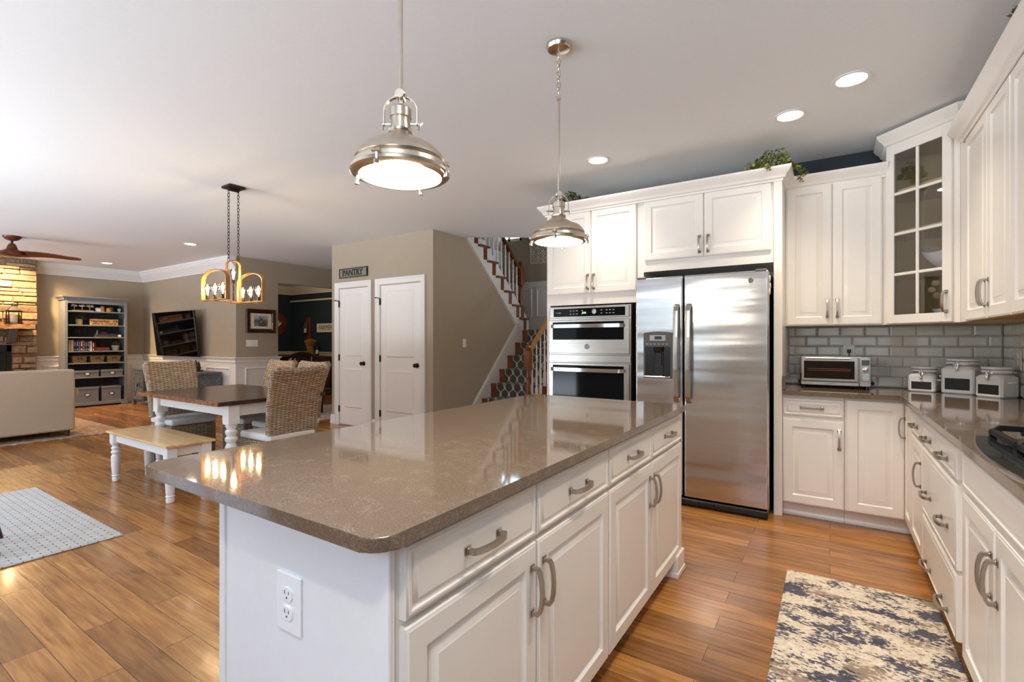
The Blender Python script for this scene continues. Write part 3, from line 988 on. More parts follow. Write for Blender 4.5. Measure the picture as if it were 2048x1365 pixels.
for k in range(1, 9):
    z = 1.455 + RISE * k
    for dy in (0.045, 0.157):
        y = upY(k) - dy
        if y > 6.93:
            continue
        h = rail_z(y) - z
        if first is None:
            first = baluster_mb(0.9).build('baluster', M['trim'], UR)
            c = first
        else:
            c = inst(first, 'baluster', UR, (0, 0, 0))
        c.location = (-4.385, y, z)
        c.scale = (1, 1, h / 0.9)
LR = thing('stair_railing', 'lower stair railing with honey oak handrail beside the oven cabinet', 'railing', (0, 0, 0))
newel(LR, -3.43, 5.66, 0.2, 1.02, M['pale_stair'], blk=(0.66, 0.92))
railbar(LR, [(-3.43, 5.68, 1.085), (-3.43, 6.98, 2.25)], M['arch_wood'])
first = None
for k in range(1, 7):
    for dy in (0.05, 0.16):
        y = lowY(k) + dy
        if y < 5.75:
            continue
        h = 1.085 + (y - 5.68) * 0.896 - RISE * k
        if first is None:
            first = baluster_mb(0.9).build('baluster', M['trim'], LR)
            c = first
        else:
            c = inst(first, 'baluster', LR, (0, 0, 0))
        c.location = (-3.43, y, RISE * k)
        c.scale = (1, 1, h / 0.9)

lamp('POINT', 'foyer_fill', (-2.0, 5.9, 2.45), 12, (1.0, 0.88, 0.70), 0.15)  # unseen lamp added to brighten the stairs and the taupe side wall

# carved fretwork plaque on the landing wall
pq = thing('carved_wall_panel', 'pale carved fretwork panel hanging above the stair landing', 'wall decoration', (-4.46, 7.985, 3.05))
b = MB()
b.frame(-0.32, 0.32, -0.32, 0.32, [(0, 0), (0, -0.026), (0.005, -0.03), (0.02, -0.03), (0.025, -0.026), (0.025, 0)])
b.build('frame', M['plaque'], pq)
b = MB()
for ix in range(6):
    for iz in range(6):
        cx, cz = -0.25 + ix * 0.1, -0.25 + iz * 0.1
        sg = 1 if (ix + iz) % 2 else -1
        pts = []
        for i in range(15):
            a = i / 14 * 1.5 * 2 * PI
            r = 0.012 + 0.045 * i / 14
            pts.append((cx + sg * r * math.cos(a), -0.014, cz + r * math.sin(a)))
        b.tube(pts, [0.011 + 0.005 * math.sin(i * 1.1) for i in range(15)], 6)
        b.tube([(cx - 0.05, -0.014, cz - 0.05 * sg), (cx, -0.014, cz + 0.01), (cx + 0.05, -0.014, cz + 0.05 * sg)], [0.004, 0.014, 0.004], 6)
b.build('fretwork', M['plaque'], pq)

# ------------------------------------------------------------------ kitchen cabinets
def pull_mesh():
    """Arched square-footed bar pull, 0.128 between feet, along local x, standing out to -Y."""
    b = MB()
    L = 0.062
    b.ribbon([(-L, 0.0), (-L, -0.021), (-L + 0.010, -0.027), (-0.03, -0.032), (0, -0.034), (0.03, -0.032), (L - 0.010, -0.027), (L, -0.021), (L, 0.0)], 0.009, 'z', -0.0065, 0.0065)
    for s in (-L, L):
        b.box(s - 0.011, s + 0.011, -0.004, 0.0, -0.011, 0.011, 0.0015)
        b.box(s - 0.0075, s + 0.0075, -0.010, -0.003, -0.009, 0.009, 0.003)
    return b.build('handle', M['pewter'])
PULL = pull_mesh()
_used = []
def handle(parent, x, z, y, vert=False):
    if not _used:
        _used.append(1); o = PULL; o.parent = parent
    else:
        o = inst(PULL, 'handle', parent, (0, 0, 0))
    o.location = (x, y, z)
    o.rotation_euler = (0, R(90) if vert else 0, 0)
    return o
FT = 0.02   # front thickness
def front(parent, name, x0, x1, z0, z1, y, mat, h=None, raised=True, thin=False):
    """Raised-panel door or drawer front; its front plane is at local y-FT."""
    b = MB()
    f = y - FT
    w = min(x1 - x0, z1 - z0)
    fr = 0.03 if thin else 0.058
    if raised:
        b.rects(x0, x1, z0, z1, [(0, f + 0.006), (0.002, f + 0.003), (0.006, f + 0.002), (0.009, f), (fr, f), (fr + 0.003, f + 0.006), (fr + 0.008, f + 0.011), (fr + 0.013, f + 0.011), (fr + 0.036, f + 0.003), (fr + 0.038, f + 0.0015)] if not thin else
                [(0, f + 0.006), (0.002, f + 0.003), (0.006, f + 0.002), (0.009, f), (0.014, f), (0.017, f + 0.004), (0.021, f + 0.005), (0.032, f + 0.001), (0.034, f)], y)
    else:
        b.rects(x0, x1, z0, z1, [(0, f + 0.006), (0.004, f + 0.002), (0.01, f)], y)
    o = b.build(name, mat, parent, smooth=28)
    for q in (h or []):
        handle(o, q[0], q[1], f + (0.001 if not thin else 0.001), q[2])
    return o
CROWN = [(0, 0.0), (0.006, 0.0), (0.008, 0.012), (0.02, 0.02), (0.024, 0.03), (0.03, 0.042), (0.05, 0.06), (0.058, 0.075), (0.062, 0.08), (0.062, 0.095), (0, 0.095)]
def crown(parent, path, z, mat, sc=1.0):
    b = MB(); b.molding(path, [(o * sc, z + h * sc) for o, h in CROWN])
    return b.build('crown_moulding', mat, parent, smooth=25)

# --- island: two base cabinets under one quartz top (local x = world +Y, front = world +X)
IX, IYF = -0.71, 0.668
TOPZ = 0.915
def island_cab(label, y0, y1, drs, near):
    t = thing('island_cabinet', label, 'cabinet', (IX, y0, 0), R(90), 'island cabinets')
    L = y1 - y0
    b = MB()
    b.box(0, L, 0.0, 0.622, 0.11, TOPZ - 0.03)
    b.box(0.02, L - 0.02, 0.07, 0.60, 0.0, 0.11)
    b.build('body', M['island'], t, smooth=0)
    if near:
        b = MB()
        b.box(-0.012, 0.0, -0.004, 0.626, 0.0, TOPZ - 0.031, 0.002)
        b.box(-0.018, -0.010, -0.006, 0.018, 0.0, TOPZ - 0.031, 0.002)
        b.box(-0.018, -0.010, 0.604, 0.63, 0.0, TOPZ - 0.031, 0.002)
        o = b.build('end_panel', M['trim'], t)
    else:
        b = MB(); b.box(L, L + 0.012, -0.004, 0.626, 0.0, TOPZ - 0.031, 0.002)
        b.build('end_panel', M['island'], t)
        b = MB()
        b.box(L - 0.14, L + 0.02, -0.035, 0.05, 0.0, 0.03, 0.006, 2)
        b.box(L - 0.13, L + 0.013, -0.03, 0.045, 0.03, 0.118, 0.004)
        b.build('corner_foot', M['island'], t)
    for a0, a1, hx in drs:
        front(t, 'drawer', a0, a1, 0.722, 0.868, 0.0, M['island'], [((a0 + a1) / 2, 0.794, False)], thin=True)
        front(t, 'door', a0, a1, 0.09, 0.706, 0.0, M['island'], [(hx, 0.58, True)])
    return t
y0 = IYF
island_cab('near island cabinet with two drawers, two doors and the plain white end', y0, 1.725, [(0.014, 1.187 - y0, 1.187 - y0 - 0.028), (1.195 - y0, 1.72 - y0, 1.195 - y0 + 0.03)], True)
y0 = 1.727
island_cab('far island cabinet with two drawers and two doors, nearest the refrigerator', y0, 2.79, [(0.004, 2.238 - y0, 2.238 - y0 - 0.028), (2.246 - y0, 2.786 - y0, 2.246 - y0 + 0.03)], False)
b = MB()
b.prism(rrect(-1.668, -0.667, 0.590, 2.818, 0.05, 6), 'z', TOPZ - 0.03, TOPZ, bev=0.005)
tag(b.build('island_countertop', M['quartz']), 'long polished grey-brown quartz top on the white kitchen island', 'countertop')

def outlet_plate(name, label, loc, rotz, w=0.09, h=0.13, m=None):
    t = thing(name, label, 'outlet', loc, rotz)
    b = MB(); b.box(-w / 2, w / 2, -0.006, 0, -h / 2, h / 2, 0.003, 2)
    b.build('cover_plate', m or M['white_plastic'], t)
    b = MB()
    for s in (-1, 1):
        b.prism(rrect(-0.018, 0.018, s * 0.0215 - 0.015, s * 0.0215 + 0.015, 0.011), 'y', -0.0095, -0.005, bev=0.001)
    b.build('socket', M['white_plastic'], t)
    b = MB()
    for s in (-1, 1):
        z = s * 0.0215
        b.box(-0.0085, -0.0065, -0.0102, -0.009, z + 0.000, z + 0.009)
        b.box(0.006, 0.008, -0.0102, -0.009, z + 0.001, z + 0.008)
        b.M = Matrix.Translation((0, -0.009, z - 0.007)) @ Matrix.Rotation(R(90), 4, 'X'); b.lathe([(0.0026, 0), (0.0026, 0.0012)], n=10); b.M = Matrix()
    b.build('slot', M['grey_plastic'], t)
    return t
outlet_plate('wall_outlet', 'white double outlet on the white end of the island', (-1.032, IYF - 0.012, 0.673), 0, 0.092, 0.132)

# --- tall oven cabinet, refrigerator surround
YF = 4.05          # carcass front plane, door fronts at YF - 0.02
def shell(b, x0, x1, y0, y1, z0, z1, t=0.018, back=True):
    b.box(x0, x0 + t, y0, y1, z0, z1); b.box(x1 - t, x1, y0, y1, z0, z1)
    b.box(x0 + t, x1 - t, y0, y1, z0, z0 + t); b.box(x0 + t, x1 - t, y0, y1, z1 - t, z1)
    if back:
        b.box(x0 + t, x1 - t, y1 - 0.01, y1, z0 + t, z1 - t)
OX0, OX1 = -2.245, -1.335
oc = thing('oven_cabinet', 'tall white cabinet holding the wall ovens at the stair end', 'cabinet', (OX0, YF, 0))
b = MB(); w = OX1 - OX0; DP = YK - YF - 0.002
b.box(0, w, 0, DP, 1.60, 2.46); b.box(0, 0.035, 0, DP, 0.1, 1.6); b.box(w - 0.035, w, 0, DP, 0.1, 1.6)
b.box(0.035, w - 0.035, 0, DP, 0.1, 0.46); b.box(0.035, w - 0.035, DP - 0.02, DP, 0.46, 1.6); b.box(0.02, w - 0.02, 0.07, DP, 0, 0.1)
b.build('body', M['cab'], oc, smooth=0)
front(oc, 'door', 0.012, w / 2 - 0.003, 1.70, 2.44, 0, M['cab'], [(w / 2 - 0.028, 1.80, True)])
front(oc, 'door', w / 2 + 0.003, w - 0.04, 1.70, 2.44, 0, M['cab'], [(w / 2 + 0.03, 1.80, True)])
front(oc, 'drawer', 0.02, w - 0.04, 0.12, 0.44, 0, M['cab'], [(w / 2, 0.34, False)])
FX0, FX1 = -1.335, -0.29
fc = thing('refrigerator_cabinet', 'white cabinet bridging over the steel refrigerator with tall side panel', 'cabinet', (FX0, YF, 0))
b = MB(); w2 = FX1 - FX0
b.box(0, w2 - 0.056, 0, DP, 1.85, 2.459)
b.box(0, 0.02, 0, DP, 0, 1.85)
b.box(0.02, w2 - 0.055, DP - 0.02, DP, 0, 1.85)
b.build('body', M['cab'], fc, smooth=0)
b = MB(); b.box(w2 - 0.055, w2, -0.022, DP, 0, 2.46, 0.002)
b.build('side_panel', M['cab'], fc)
front(fc, 'door', 0.03, 0.500, 1.94, 2.44, 0, M['cab'], [(0.472, 2.035, True)])
front(fc, 'door', 0.507, 0.972, 1.94, 2.44, 0, M['cab'], [(0.536, 2.035, True)])
crown(fc, [(0, -0.022), (w2, -0.022), (w2, 0.26)], 2.435, M['cab'])
crown(oc, [(0, 0.3), (0, -0.022), (w - 0.0, -0.022)], 2.435, M['cab'])

# --- wall ovens
WX0, WX1 = -2.205, -1.415
wo = thing('wall_oven', 'stainless built-in microwave and oven stack in the tall white cabinet', 'oven', (WX0, YF - 0.004, 0))
ww = WX1 - WX0
b = MB(); b.box(0.0, ww, -0.018, 0.0, 0.47, 1.585, 0.003); b.box(0.02, ww - 0.02, 0.002, 0.5, 0.48, 1.575)
b.build('surround', M['steel2'], wo)
b = MB(); b.box(0.012, ww - 0.012, -0.032, -0.015, 1.478, 1.578, 0.004); b.build('control_panel', M['steel2'], wo)
b = MB(); b.box(0.05, ww - 0.05, -0.034, -0.03, 1.492, 1.566, 0.002)
cp = b.build('control_glass', M['oven_glass'], wo)
b = MB(); b.M = Matrix.Translation((ww * 0.585, -0.034, 1.53)) @ Matrix.Rotation(R(90), 4, 'X')
b.lathe([(0.024, 0), (0.024, 0.012), (0.02, 0.018), (0.012, 0.018), (0.011, 0.014), (0, 0.014)], n=20); b.build('dial', M['nickel'], wo)
text('display', '8:26', 0.022, M['led'], wo, (ww * 0.455, -0.0345, 1.523), ext=0.0005)
text('logo', 'Profile', 0.020, M['lt_grey'], wo, (ww * 0.13, -0.0345, 1.527), ext=0.0004)
b = MB()
for cx in (0.285, 0.325, 0.365, 0.43, 0.665, 0.725, 0.765, 0.805):
    for cz in (1.543, 1.515):
        b.box(ww * cx - 0.008, ww * cx + 0.008, -0.0348, -0.034, cz - 0.003, cz + 0.003)
b.build('key_legend', M['lt_grey'], wo)
def oven_door(z0, z1, logo):
    b = MB(); b.box(0.010, ww - 0.010, -0.05, -0.016, z0, z1, 0.005, 2); d = b.build('oven_door', M['steel2'], wo)
    zb = z0 + (0.125 if logo else 0.05)
    b = MB(); b.box(0.05, ww - 0.055, -0.053, -0.048, zb, z1 - 0.02, 0.003); g = b.build('door_glass', M['oven_glass'], d)
    b = MB(); zh = z1 - 0.058
    b.ribbon([(0.05, -0.055), (0.06, -0.088), (0.12, -0.1), (ww / 2, -0.108), (ww - 0.12, -0.1), (ww - 0.06, -0.088), (ww - 0.055, -0.055)], 0.016, 'z', zh - 0.016, zh + 0.016)
    b.build('handle', M['chrome'], d)
    if logo:
        b = MB(); b.M = Matrix.Translation((ww / 2, -0.05, z0 + 0.066)) @ Matrix.Rotation(R(90), 4, 'X')
        b.lathe([(0.026, 0), (0.026, 0.002), (0.022, 0.003), (0.021, 0.0015), (0, 0.0015)], n=24)
        for s in (0, PI):
            b.tube([(0.017 * math.cos(s + i * 0.35) * (1 - i * 0.09), 0.017 * math.sin(s + i * 0.35) * (1 - i * 0.09), 0.002) for i in range(9)], 0.002, 6)
        b.build('emblem', M['chrome'], d)
    return d
oven_door(1.157, 1.462, True)
b = MB(); b.box(0.0, ww, -0.03, -0.016, 1.082, 1.145, 0.003); b.build('middle_trim', M['steel2'], wo)
oven_door(0.50, 1.072, False)

# --- refrigerator
RX0, RX1, RY = -1.325, -0.362, 3.865
rf = thing('refrigerator', 'stainless side-by-side refrigerator with dispenser in the left door', 'refrigerator', (RX0, RY, 0))
rw = RX1 - RX0
b = MB(); b.box(0.008, rw - 0.008, 0.075, 0.72, 0.02, 1.765, 0.004); b.build('body', M['black'], rf)
b = MB(); b.box(0.01, rw - 0.005, -0.005, 0.30, 0.012, 0.062, 0.008)
for i in range(14):
    b.box(0.06 + i * 0.055, 0.10 + i * 0.055, -0.009, -0.004, 0.022, 0.05, 0.002)
b.build('base_grille', M['black'], rf)
b = MB(); b.box(rw - 0.09, rw - 0.01, -0.0, 0.16, 1.765, 1.785, 0.006); b.box(0.01, 0.09, -0.0, 0.16, 1.765, 1.785, 0.006); b.build('hinge_cover', M['grey_plastic'], rf)
sx = 0.378
def fdoor(x0, x1, hx):
    b = MB(); b.box(x0, x1, 0, 0.07, 0.07, 1.775, 0.014, 3)
    d = b.build('door', M['steel'], rf, smooth=40)
    b = MB()
    b.ribbon([(0.0, 0.80), (-0.030, 0.815), (-0.044, 0.85), (-0.058, 1.05), (-0.060, 1.18), (-0.058, 1.30), (-0.044, 1.50), (-0.030, 1.535), (0.0, 1.55)], 0.018, 'x', hx - 0.018, hx + 0.018)
    bmesh.ops.bevel(b.bm, geom=b.bm.edges[:], offset=0.003, segments=1, affect='EDGES')
    b.build('handle', M['steel2'], d, smooth=50)
    return d
dl = fdoor(0, sx - 0.005, sx - 0.045)
dr = fdoor(sx + 0.005, rw, sx + 0.045)
b = MB(); b.M = Matrix.Translation((rw - 0.115, 0, 1.705)) @ Matrix.Rotation(R(90), 4, 'X')
b.lathe([(0.019, 0), (0.019, 0.003), (0.016, 0.004), (0.0155, 0.002), (0, 0.002)], n=24)
for s in (0, PI / 2, PI, 1.5 * PI):
    b.tube([(0.013 * math.cos(s + i * 0.4) * (1 - i * 0.11), 0.013 * math.sin(s + i * 0.4) * (1 - i * 0.11), 0.003) for i in range(8)], 0.0018, 6)
b.build('emblem', M['chrome'], dr)
# dispenser in the freezer door
dx0, dx1, dz0, dz1 = 0.072, 0.296, 0.975, 1.345
ds = MB()
ds.prism([(dx0, dz0), (dx1, dz0), (dx1, dz1 - 0.012)] + [(dx1 - (dx1 - dx0) * i / 8, dz1 - 0.012 + 0.012 * math.sin(PI * i / 8)) for i in range(1, 8)] + [(dx0, dz1 - 0.012)], 'y', -0.012, 0.004)
di = ds.build('dispenser', M['grey_plastic'], dl)
q = MB(); q.box(dx0 + 0.012, dx1 - 0.012, -0.0135, -0.012, dz0 + 0.018, 1.225); q.build('dispenser_recess', M['steel_black'], dl)
q = MB(); q.box(dx0 + 0.05, dx1 - 0.05, -0.014, -0.012, 1.272, 1.315, 0.001); q.build('display_panel', M['lt_grey'], dl)
q = MB(); q.box(0.162, 0.216, -0.0155, -0.0138, 1.283, 1.307); q.build('display', M['steel_black'], dl)
q = MB()
for i in range(6):
    q.box(dx0 + 0.02 + i * 0.031, dx0 + 0.038 + i * 0.031, -0.0135, -0.0125, 1.243, 1.249)
q.build('key_legend', M['lt_grey'], dl)
q = MB()
q.lathe([(0.036, 0.045), (0.044, 0.06), (0.05, 0.085)], (0.192, -0.006, 1.14), 16)
q.box(0.165, 0.222, -0.026, -0.013, 1.078, 1.185, 0.006); q.box(0.155, 0.232, -0.02, -0.013, 0.998, 1.225, 0.004)
q.build('water_paddle', M['black'], dl)
q = MB(); q.box(dx0 + 0.006, dx1 - 0.006, -0.03, -0.01, dz0 + 0.004, dz0 + 0.018, 0.004); q.build('drip_tray', M['steel2'], dl)
for i, (yy, zz, nm) in enumerate(((3.955, 1.722, 'topmost'), (3.975, 1.672, 'middle'), (3.945, 1.625, 'lowest'))):
    b = MB(); b.M = Matrix.Translation((RX1 - 0.008, yy, zz)) @ Matrix.Rotation(R(90), 4, 'Y')
    b.lathe([(0.024, 0), (0.024, 0.007), (0.02, 0.011), (0, 0.012)], n=18)
    tag(b.build('refrigerator_magnet', M['paper']), '%s of three round cream magnets on the refrigerator side' % nm, 'magnet', 'magnets on the refrigerator side')

# --- base run on the back wall (fronts face -Y)
def base_body(t, w, d, mat=None, toe=0.075):
    b = MB(); b.box(0, w, 0, d, 0.11, TOPZ - 0.031)
    b.box(0, w, toe, d, 0, 0.11); b.molding([(0, toe), (w, toe)], [(0, 0), (0.012, 0), (0.012, 0.015), (0.006, 0.03), (0, 0.035)])
    return b.build('body', mat or M['cab'], t, smooth=0)
BX0 = -0.289
bc = thing('base_cabinet', 'white base cabinet with one drawer below the toaster oven', 'cabinet', (BX0, YF, 0))
w = 0.372; base_body(bc, w, DP)
front(bc, 'drawer', 0.004, w - 0.004, 0.737, 0.858, 0, M['cab'], [(w / 2 - 0.005, 0.797, False)], thin=True)
front(bc, 'door', 0.004, w - 0.004, 0.11, 0.715, 0, M['cab'], [(w - 0.03, 0.588, True)])
XF = 0.425         # carcass front of the right-hand run, fronts at XF - 0.02
cc = thing('corner_cabinet', 'white corner base cabinet with a pair of folding doors', 'cabinet', (0.085, YF, 0))
w = XF - 0.085
b = MB(); b.box(0, 0.915, 0, DP, 0.11, TOPZ - 0.031); b.box(w, 0.915, -0.30, 0, 0.11, TOPZ - 0.031)
b.box(0, 0.915, 0.075, DP, 0, 0.11); b.box(w + 0.075, 0.915, -0.30, 0.075, 0, 0.11)
b.molding([(0, 0.075), (w + 0.075, 0.075), (w + 0.075, -0.30)], [(0, 0), (0.012, 0), (0.012, 0.015), (0.006, 0.03), (0, 0.035)])
b.build('body', M['cab'], cc, smooth=0)
front(cc, 'door', 0.012, w - 0.022, 0.11, 0.866, 0, M['cab'])
# the leaf round the corner faces -X
b = MB(); f = -FT
b.M = Matrix.Translation((w, 0, 0)) @ Matrix.Rotation(R(-90), 4, 'Z')
b.rects(0.004, 0.296, 0.11, 0.866, [(0, f + 0.006), (0.002, f + 0.003), (0.009, f), (0.058, f), (0.061, f + 0.006), (0.066, f + 0.011), (0.071, f + 0.011), (0.094, f + 0.003), (0.096, f + 0.0015)], 0.0)
leaf = b.build('door', M['cab'], cc, smooth=28)
h = inst(PULL, 'handle', leaf, (w - FT, -0.055, 0.71), (0, 0, 0))
h.rotation_euler = (Matrix.Rotation(R(-90), 4, 'Z') @ Matrix.Rotation(R(90), 4, 'Y')).to_euler()

# --- right-hand run: local x = world -Y, fronts face -X
DR = XR - XF - 0.002
def right_cab(name, label, y_far, y_near):
    t = thing(name, label, 'cabinet', (XF, y_far, 0), R(-90), 'right-hand base cabinets')
    base_body(t, y_far - y_near, DR)
    return t
t = right_cab('base_cabinet', 'narrow white base cabinet right of the corner with one drawer and one door', 3.745, 3.33); w = 0.415
front(t, 'drawer', 0.004, w - 0.003, 0.735, 0.858, 0, M['cab'], [(w / 2, 0.792, False)], thin=True)
front(t, 'door', 0.004, w - 0.003, 0.11, 0.715, 0, M['cab'], [(w - 0.035, 0.555, True)])
t = right_cab('drawer_cabinet', 'wide white cabinet of three deep drawers with paired pulls', 3.33, 2.43); w = 0.90
for z0, z1, hz in ((0.735, 0.858, 0.785), (0.385, 0.715, 0.51), (0.11, 0.365, 0.165)):
    front(t, 'drawer', 0.006, 0.82, z0, z1, 0, M['cab'], [(0.21, hz, False), (0.615, hz, False)], thin=True)
t = right_cab('cooktop_cabinet', 'white base cabinet under the gas cooktop with false front and two doors', 2.43, 1.52); w = 0.91
front(t, 'false_front', 0.03, w - 0.03, 0.735, 0.858, 0, M['cab'], None, thin=True)
front(t, 'door', 0.03, 0.452, 0.11, 0.715, 0, M['cab'], [(0.425, 0.567, True)])
front(t, 'door', 0.46, w - 0.03, 0.11, 0.715, 0, M['cab'], [(0.487, 0.567, True)])
t = right_cab('base_cabinet', 'white base cabinet closest to the camera on the right-hand run', 1.52, 0.72)
front(t, 'door', 0.004, 0.396, 0.11, 0.858, 0, M['cab'], [(0.365, 0.6, True)])
front(t, 'door', 0.404, 0.796, 0.11, 0.858, 0, M['cab'], [(0.435, 0.6, True)])
# the L-shaped quartz top
b = MB()
b.prism([(-0.288, 4.0), (0.372, 4.0), (0.386, 3.986), (0.386, 0.7), (1.003, 0.7), (1.003, 4.657), (-0.288, 4.657)], 'z', TOPZ - 0.03, TOPZ, bev=0.004)
b.box(-0.288, -0.270, 4.012, 4.635, TOPZ, TOPZ + 0.105, 0.003)
tag(b.build('countertop', M['quartz']), 'L-shaped grey-brown quartz worktop along the tiled back and right walls', 'countertop')

# --- backsplash of bevelled tiles (real relief, one mesh per wall)
def tiles(b, x0, x1, z0, z1, off):
    tw, th, g = 0.1555, 0.0772, 0.0015
    r = 0
    z = z1
    while z > z0 + 0.01:
        zb = max(z0, z - th)
        x = x0 - (off if r % 2 else off + tw / 2)
        while x < x1:
            a0, a1 = max(x, x0) + g, min(x + tw, x1) - g
            if a1 - a0 > 0.02:
                ins = min(0.011, (a1 - a0) * 0.3, (z - zb) * 0.3)
                b.rects(a0, a1, zb + g, z - g, [(0, -0.004), (ins, -0.0085)], 0.0)
            x += tw
        z -= th
        r += 1
b = MB(); tiles(b, -0.29, XR - 0.008, TOPZ, 1.383, 0.03)
struct(b.build('trim_backsplash_back', M['tile'], smooth=0, loc=(0, YK - 0.002, 0)))
b = MB(); b.box(-0.29, XR - 0.002, YK - 0.0035, YK - 0.001, TOPZ, 1.4); struct(b.build('trim_grout_back', M['grout'], smooth=0))
b = MB(); tiles(b, 0, 3.9, TOPZ, 1.383, 0.07)
struct(b.build('trim_backsplash_right', M['tile'], smooth=0, loc=(XR - 0.002, YK - 0.008, 0), rot=(0, 0, R(-90))))
b = MB(); b.box(XR - 0.0035, XR - 0.001, 0.7, YK, TOPZ, 1.4); struct(b.build('trim_grout_right', M['grout'], smooth=0))

# --- wall cabinets
UF = 4.33
uc = thing('wall_cabinet', 'white double-door wall cabinet above the toaster oven', 'cabinet', (-0.289, UF, 0))
w = 0.629
b = MB(); b.box(0, w, 0, YK - UF - 0.012, 1.385, 2.455); b.build('body', M['cab'], uc, smooth=0)
front(uc, 'door', 0.008, 0.300, 1.39, 2.44, 0, M['cab'], [(0.272, 1.512, True)])
front(uc, 'door', 0.306, 0.598, 1.39, 2.44, 0, M['cab'], [(0.334, 1.512, True)])
crown(uc, [(0, -0.006), (w, -0.006)], 2.43, M['cab'], 0.95)
# diagonal glass-door corner cabinet: face from A to B
A_, B_ = Vector((0.338, 4.322)), Vector((0.668, 3.992))
gc = thing('glass_door_cabinet', 'tall white corner wall cabinet with eight-pane glass door', 'cabinet', (A_.x, A_.y, 0), R(-45))
GL = (B_ - A_).length      # 0.467
def loc2(x, y):            # world -> local of the diagonal cabinet
    d = Vector((x, y)) - A_
    return ((d.x - d.y) * 0.70711, (d.x + d.y) * 0.70711)
ZB, ZT = 1.385, 2.64
foot = [(0.338, 4.322), (0.668, 3.992), (1.003, 3.992), (1.003, 4.645), (0.338, 4.645)]
fl = [loc2(*p) for p in foot]
b = MB()
for z0, z1 in ((ZB, ZB + 0.018), (ZT - 0.018, ZT)):
    b.prism(fl, 'z', z0, z1)
for i in (1, 2, 3, 4):
    p, q = Vector(fl[i]), Vector(fl[(i + 1) % 5])
    d = (q - p).normalized(); n = Vector((-d.y, d.x)) * 0.016
    b.prism([p, q, q + n, p + n], 'z', ZB + 0.018, ZT - 0.018)
b.build('body', M['cab_in'], gc, smooth=0)
b = MB()     # face frame and the white filler return to the right-hand cabinets
b.box(0, 0.035, -0.004, 0.016, ZB, ZT); b.box(GL - 0.06, GL, -0.004, 0.016, ZB, ZT)
b.box(0.035, GL - 0.06, -0.004, 0.016, ZT - 0.035, ZT); b.box(0.035, GL - 0.06, -0.004, 0.016, ZB, ZB + 0.03)
p0 = Vector(loc2(0.668, 3.992)); p1 = Vector(loc2(0.668, 3.85)); n = Vector((0.02, 0.02))
b.prism([p0, p1, p1 + n, p0 + n], 'z', ZB, 2.50)
pa, pb = Vector(loc2(0.338, 4.322)), Vector(loc2(0.338, 4.645))
b.prism([pa, pb, pb + Vector((-.004, -.004)), pa + Vector((-.004, -.004))], 'z', ZB, ZT)
b.build('face_frame', M['cab'], gc, smooth=0)
for z in (1.72, 2.015, 2.30):
    b = MB(); ins = [(0.345, 4.335), (0.672, 4.008), (0.985, 4.008), (0.985, 4.63), (0.345, 4.63)]
    c2 = [(x + (0.012 if x < 0.5 else 0), y) for x, y in ins]
    b.prism([loc2(*p) for p in c2], 'z', z, z + 0.016); b.build('shelf', M['cab_in'], gc, smooth=0)
d0, d1 = 0.010, GL - 0.035
b = MB()
f = -0.024
zb, zt = ZB + 0.005, ZT - 0.022
for (x0, x1, z0, z1) in ((d0, d0 + 0.055, zb, zt), (d1 - 0.055, d1, zb, zt), (d0 + 0.055, d1 - 0.055, zb, zb + 0.06), (d0 + 0.055, d1 - 0.055, zt - 0.06, zt)):
    b.box(x0, x1, f, -0.005, z0, z1, 0.003)
mx = (d0 + d1) / 2
b.box(mx - 0.010, mx + 0.010, f + 0.002, -0.006, zb + 0.06, zt - 0.06, 0.004)
gz = [zb + 0.06 + (zt - zb - 0.12) * i / 4 for i in range(5)]
for z in gz[1:4]:
    b.box(d0 + 0.055, d1 - 0.055, f + 0.002, -0.006, z - 0.010, z + 0.010, 0.004)
gd = b.build('glass_door', M['cab'], gc)
b = MB(); b.box(d0 + 0.05, d1 - 0.05, -0.013, -0.010, zb + 0.05, zt - 0.05); b.build('pane', M['glass'], gd, smooth=0)
handle(gd, d1 - 0.028, 1.517, f, True)
crown(gc, [loc2(0.338, 4.60), loc2(0.338, 4.322), loc2(0.668, 3.992), loc2(0.95, 3.992)], ZT - 0.02, M['cab'], 1.0)
# white bowls on its shelves
def bowl(label, x, y, z, r, h, wavy, nm):
    b = MB()
    n = 32
    pr = [(0.30, 0.0), (0.36, 0.03), (0.62, 0.25), (0.86, 0.6), (1.0, 1.0), (0.97, 1.0), (0.82, 0.6), (0.58, 0.28), (0.3, 0.08), (0, 0.06)]
    rings = []
    for rr, zz in pr:
        if rr == 0:
            rings.append([b.v((0, 0, h * zz))]); continue
        rings.append([b.v((r * rr * math.cos(2 * PI * i / n), r * rr * math.sin(2 * PI * i / n), h * zz * (1 + (wavy * math.cos(4 * PI * i / n) if zz > 0.5 else 0)))) for i in range(n)])
    for A, B in zip(rings, rings[1:]):
        for i in range(n):
            j = (i + 1) % n
            b.f([A[i], A[j], B[0]] if len(B) == 1 else [A[i], A[j], B[j], B[i]])
    b.f(rings[0])
    return tag(b.build(nm, M['ceramic'], None, loc=(x, y, z), rot=(0, 0, R(-45))), label, 'bowl', 'bowls in the glass cabinet')
bowl('large white scalloped bowl on the middle shelf of the glass-door cabinet', 0.69, 4.26, 1.737, 0.185, 0.15, 0.28, 'serving_bowl')
bowl('small plain white bowl on the bottom of the glass-door cabinet', 0.66, 4.20, 1.404, 0.10, 0.075, 0.0, 'small_bowl')
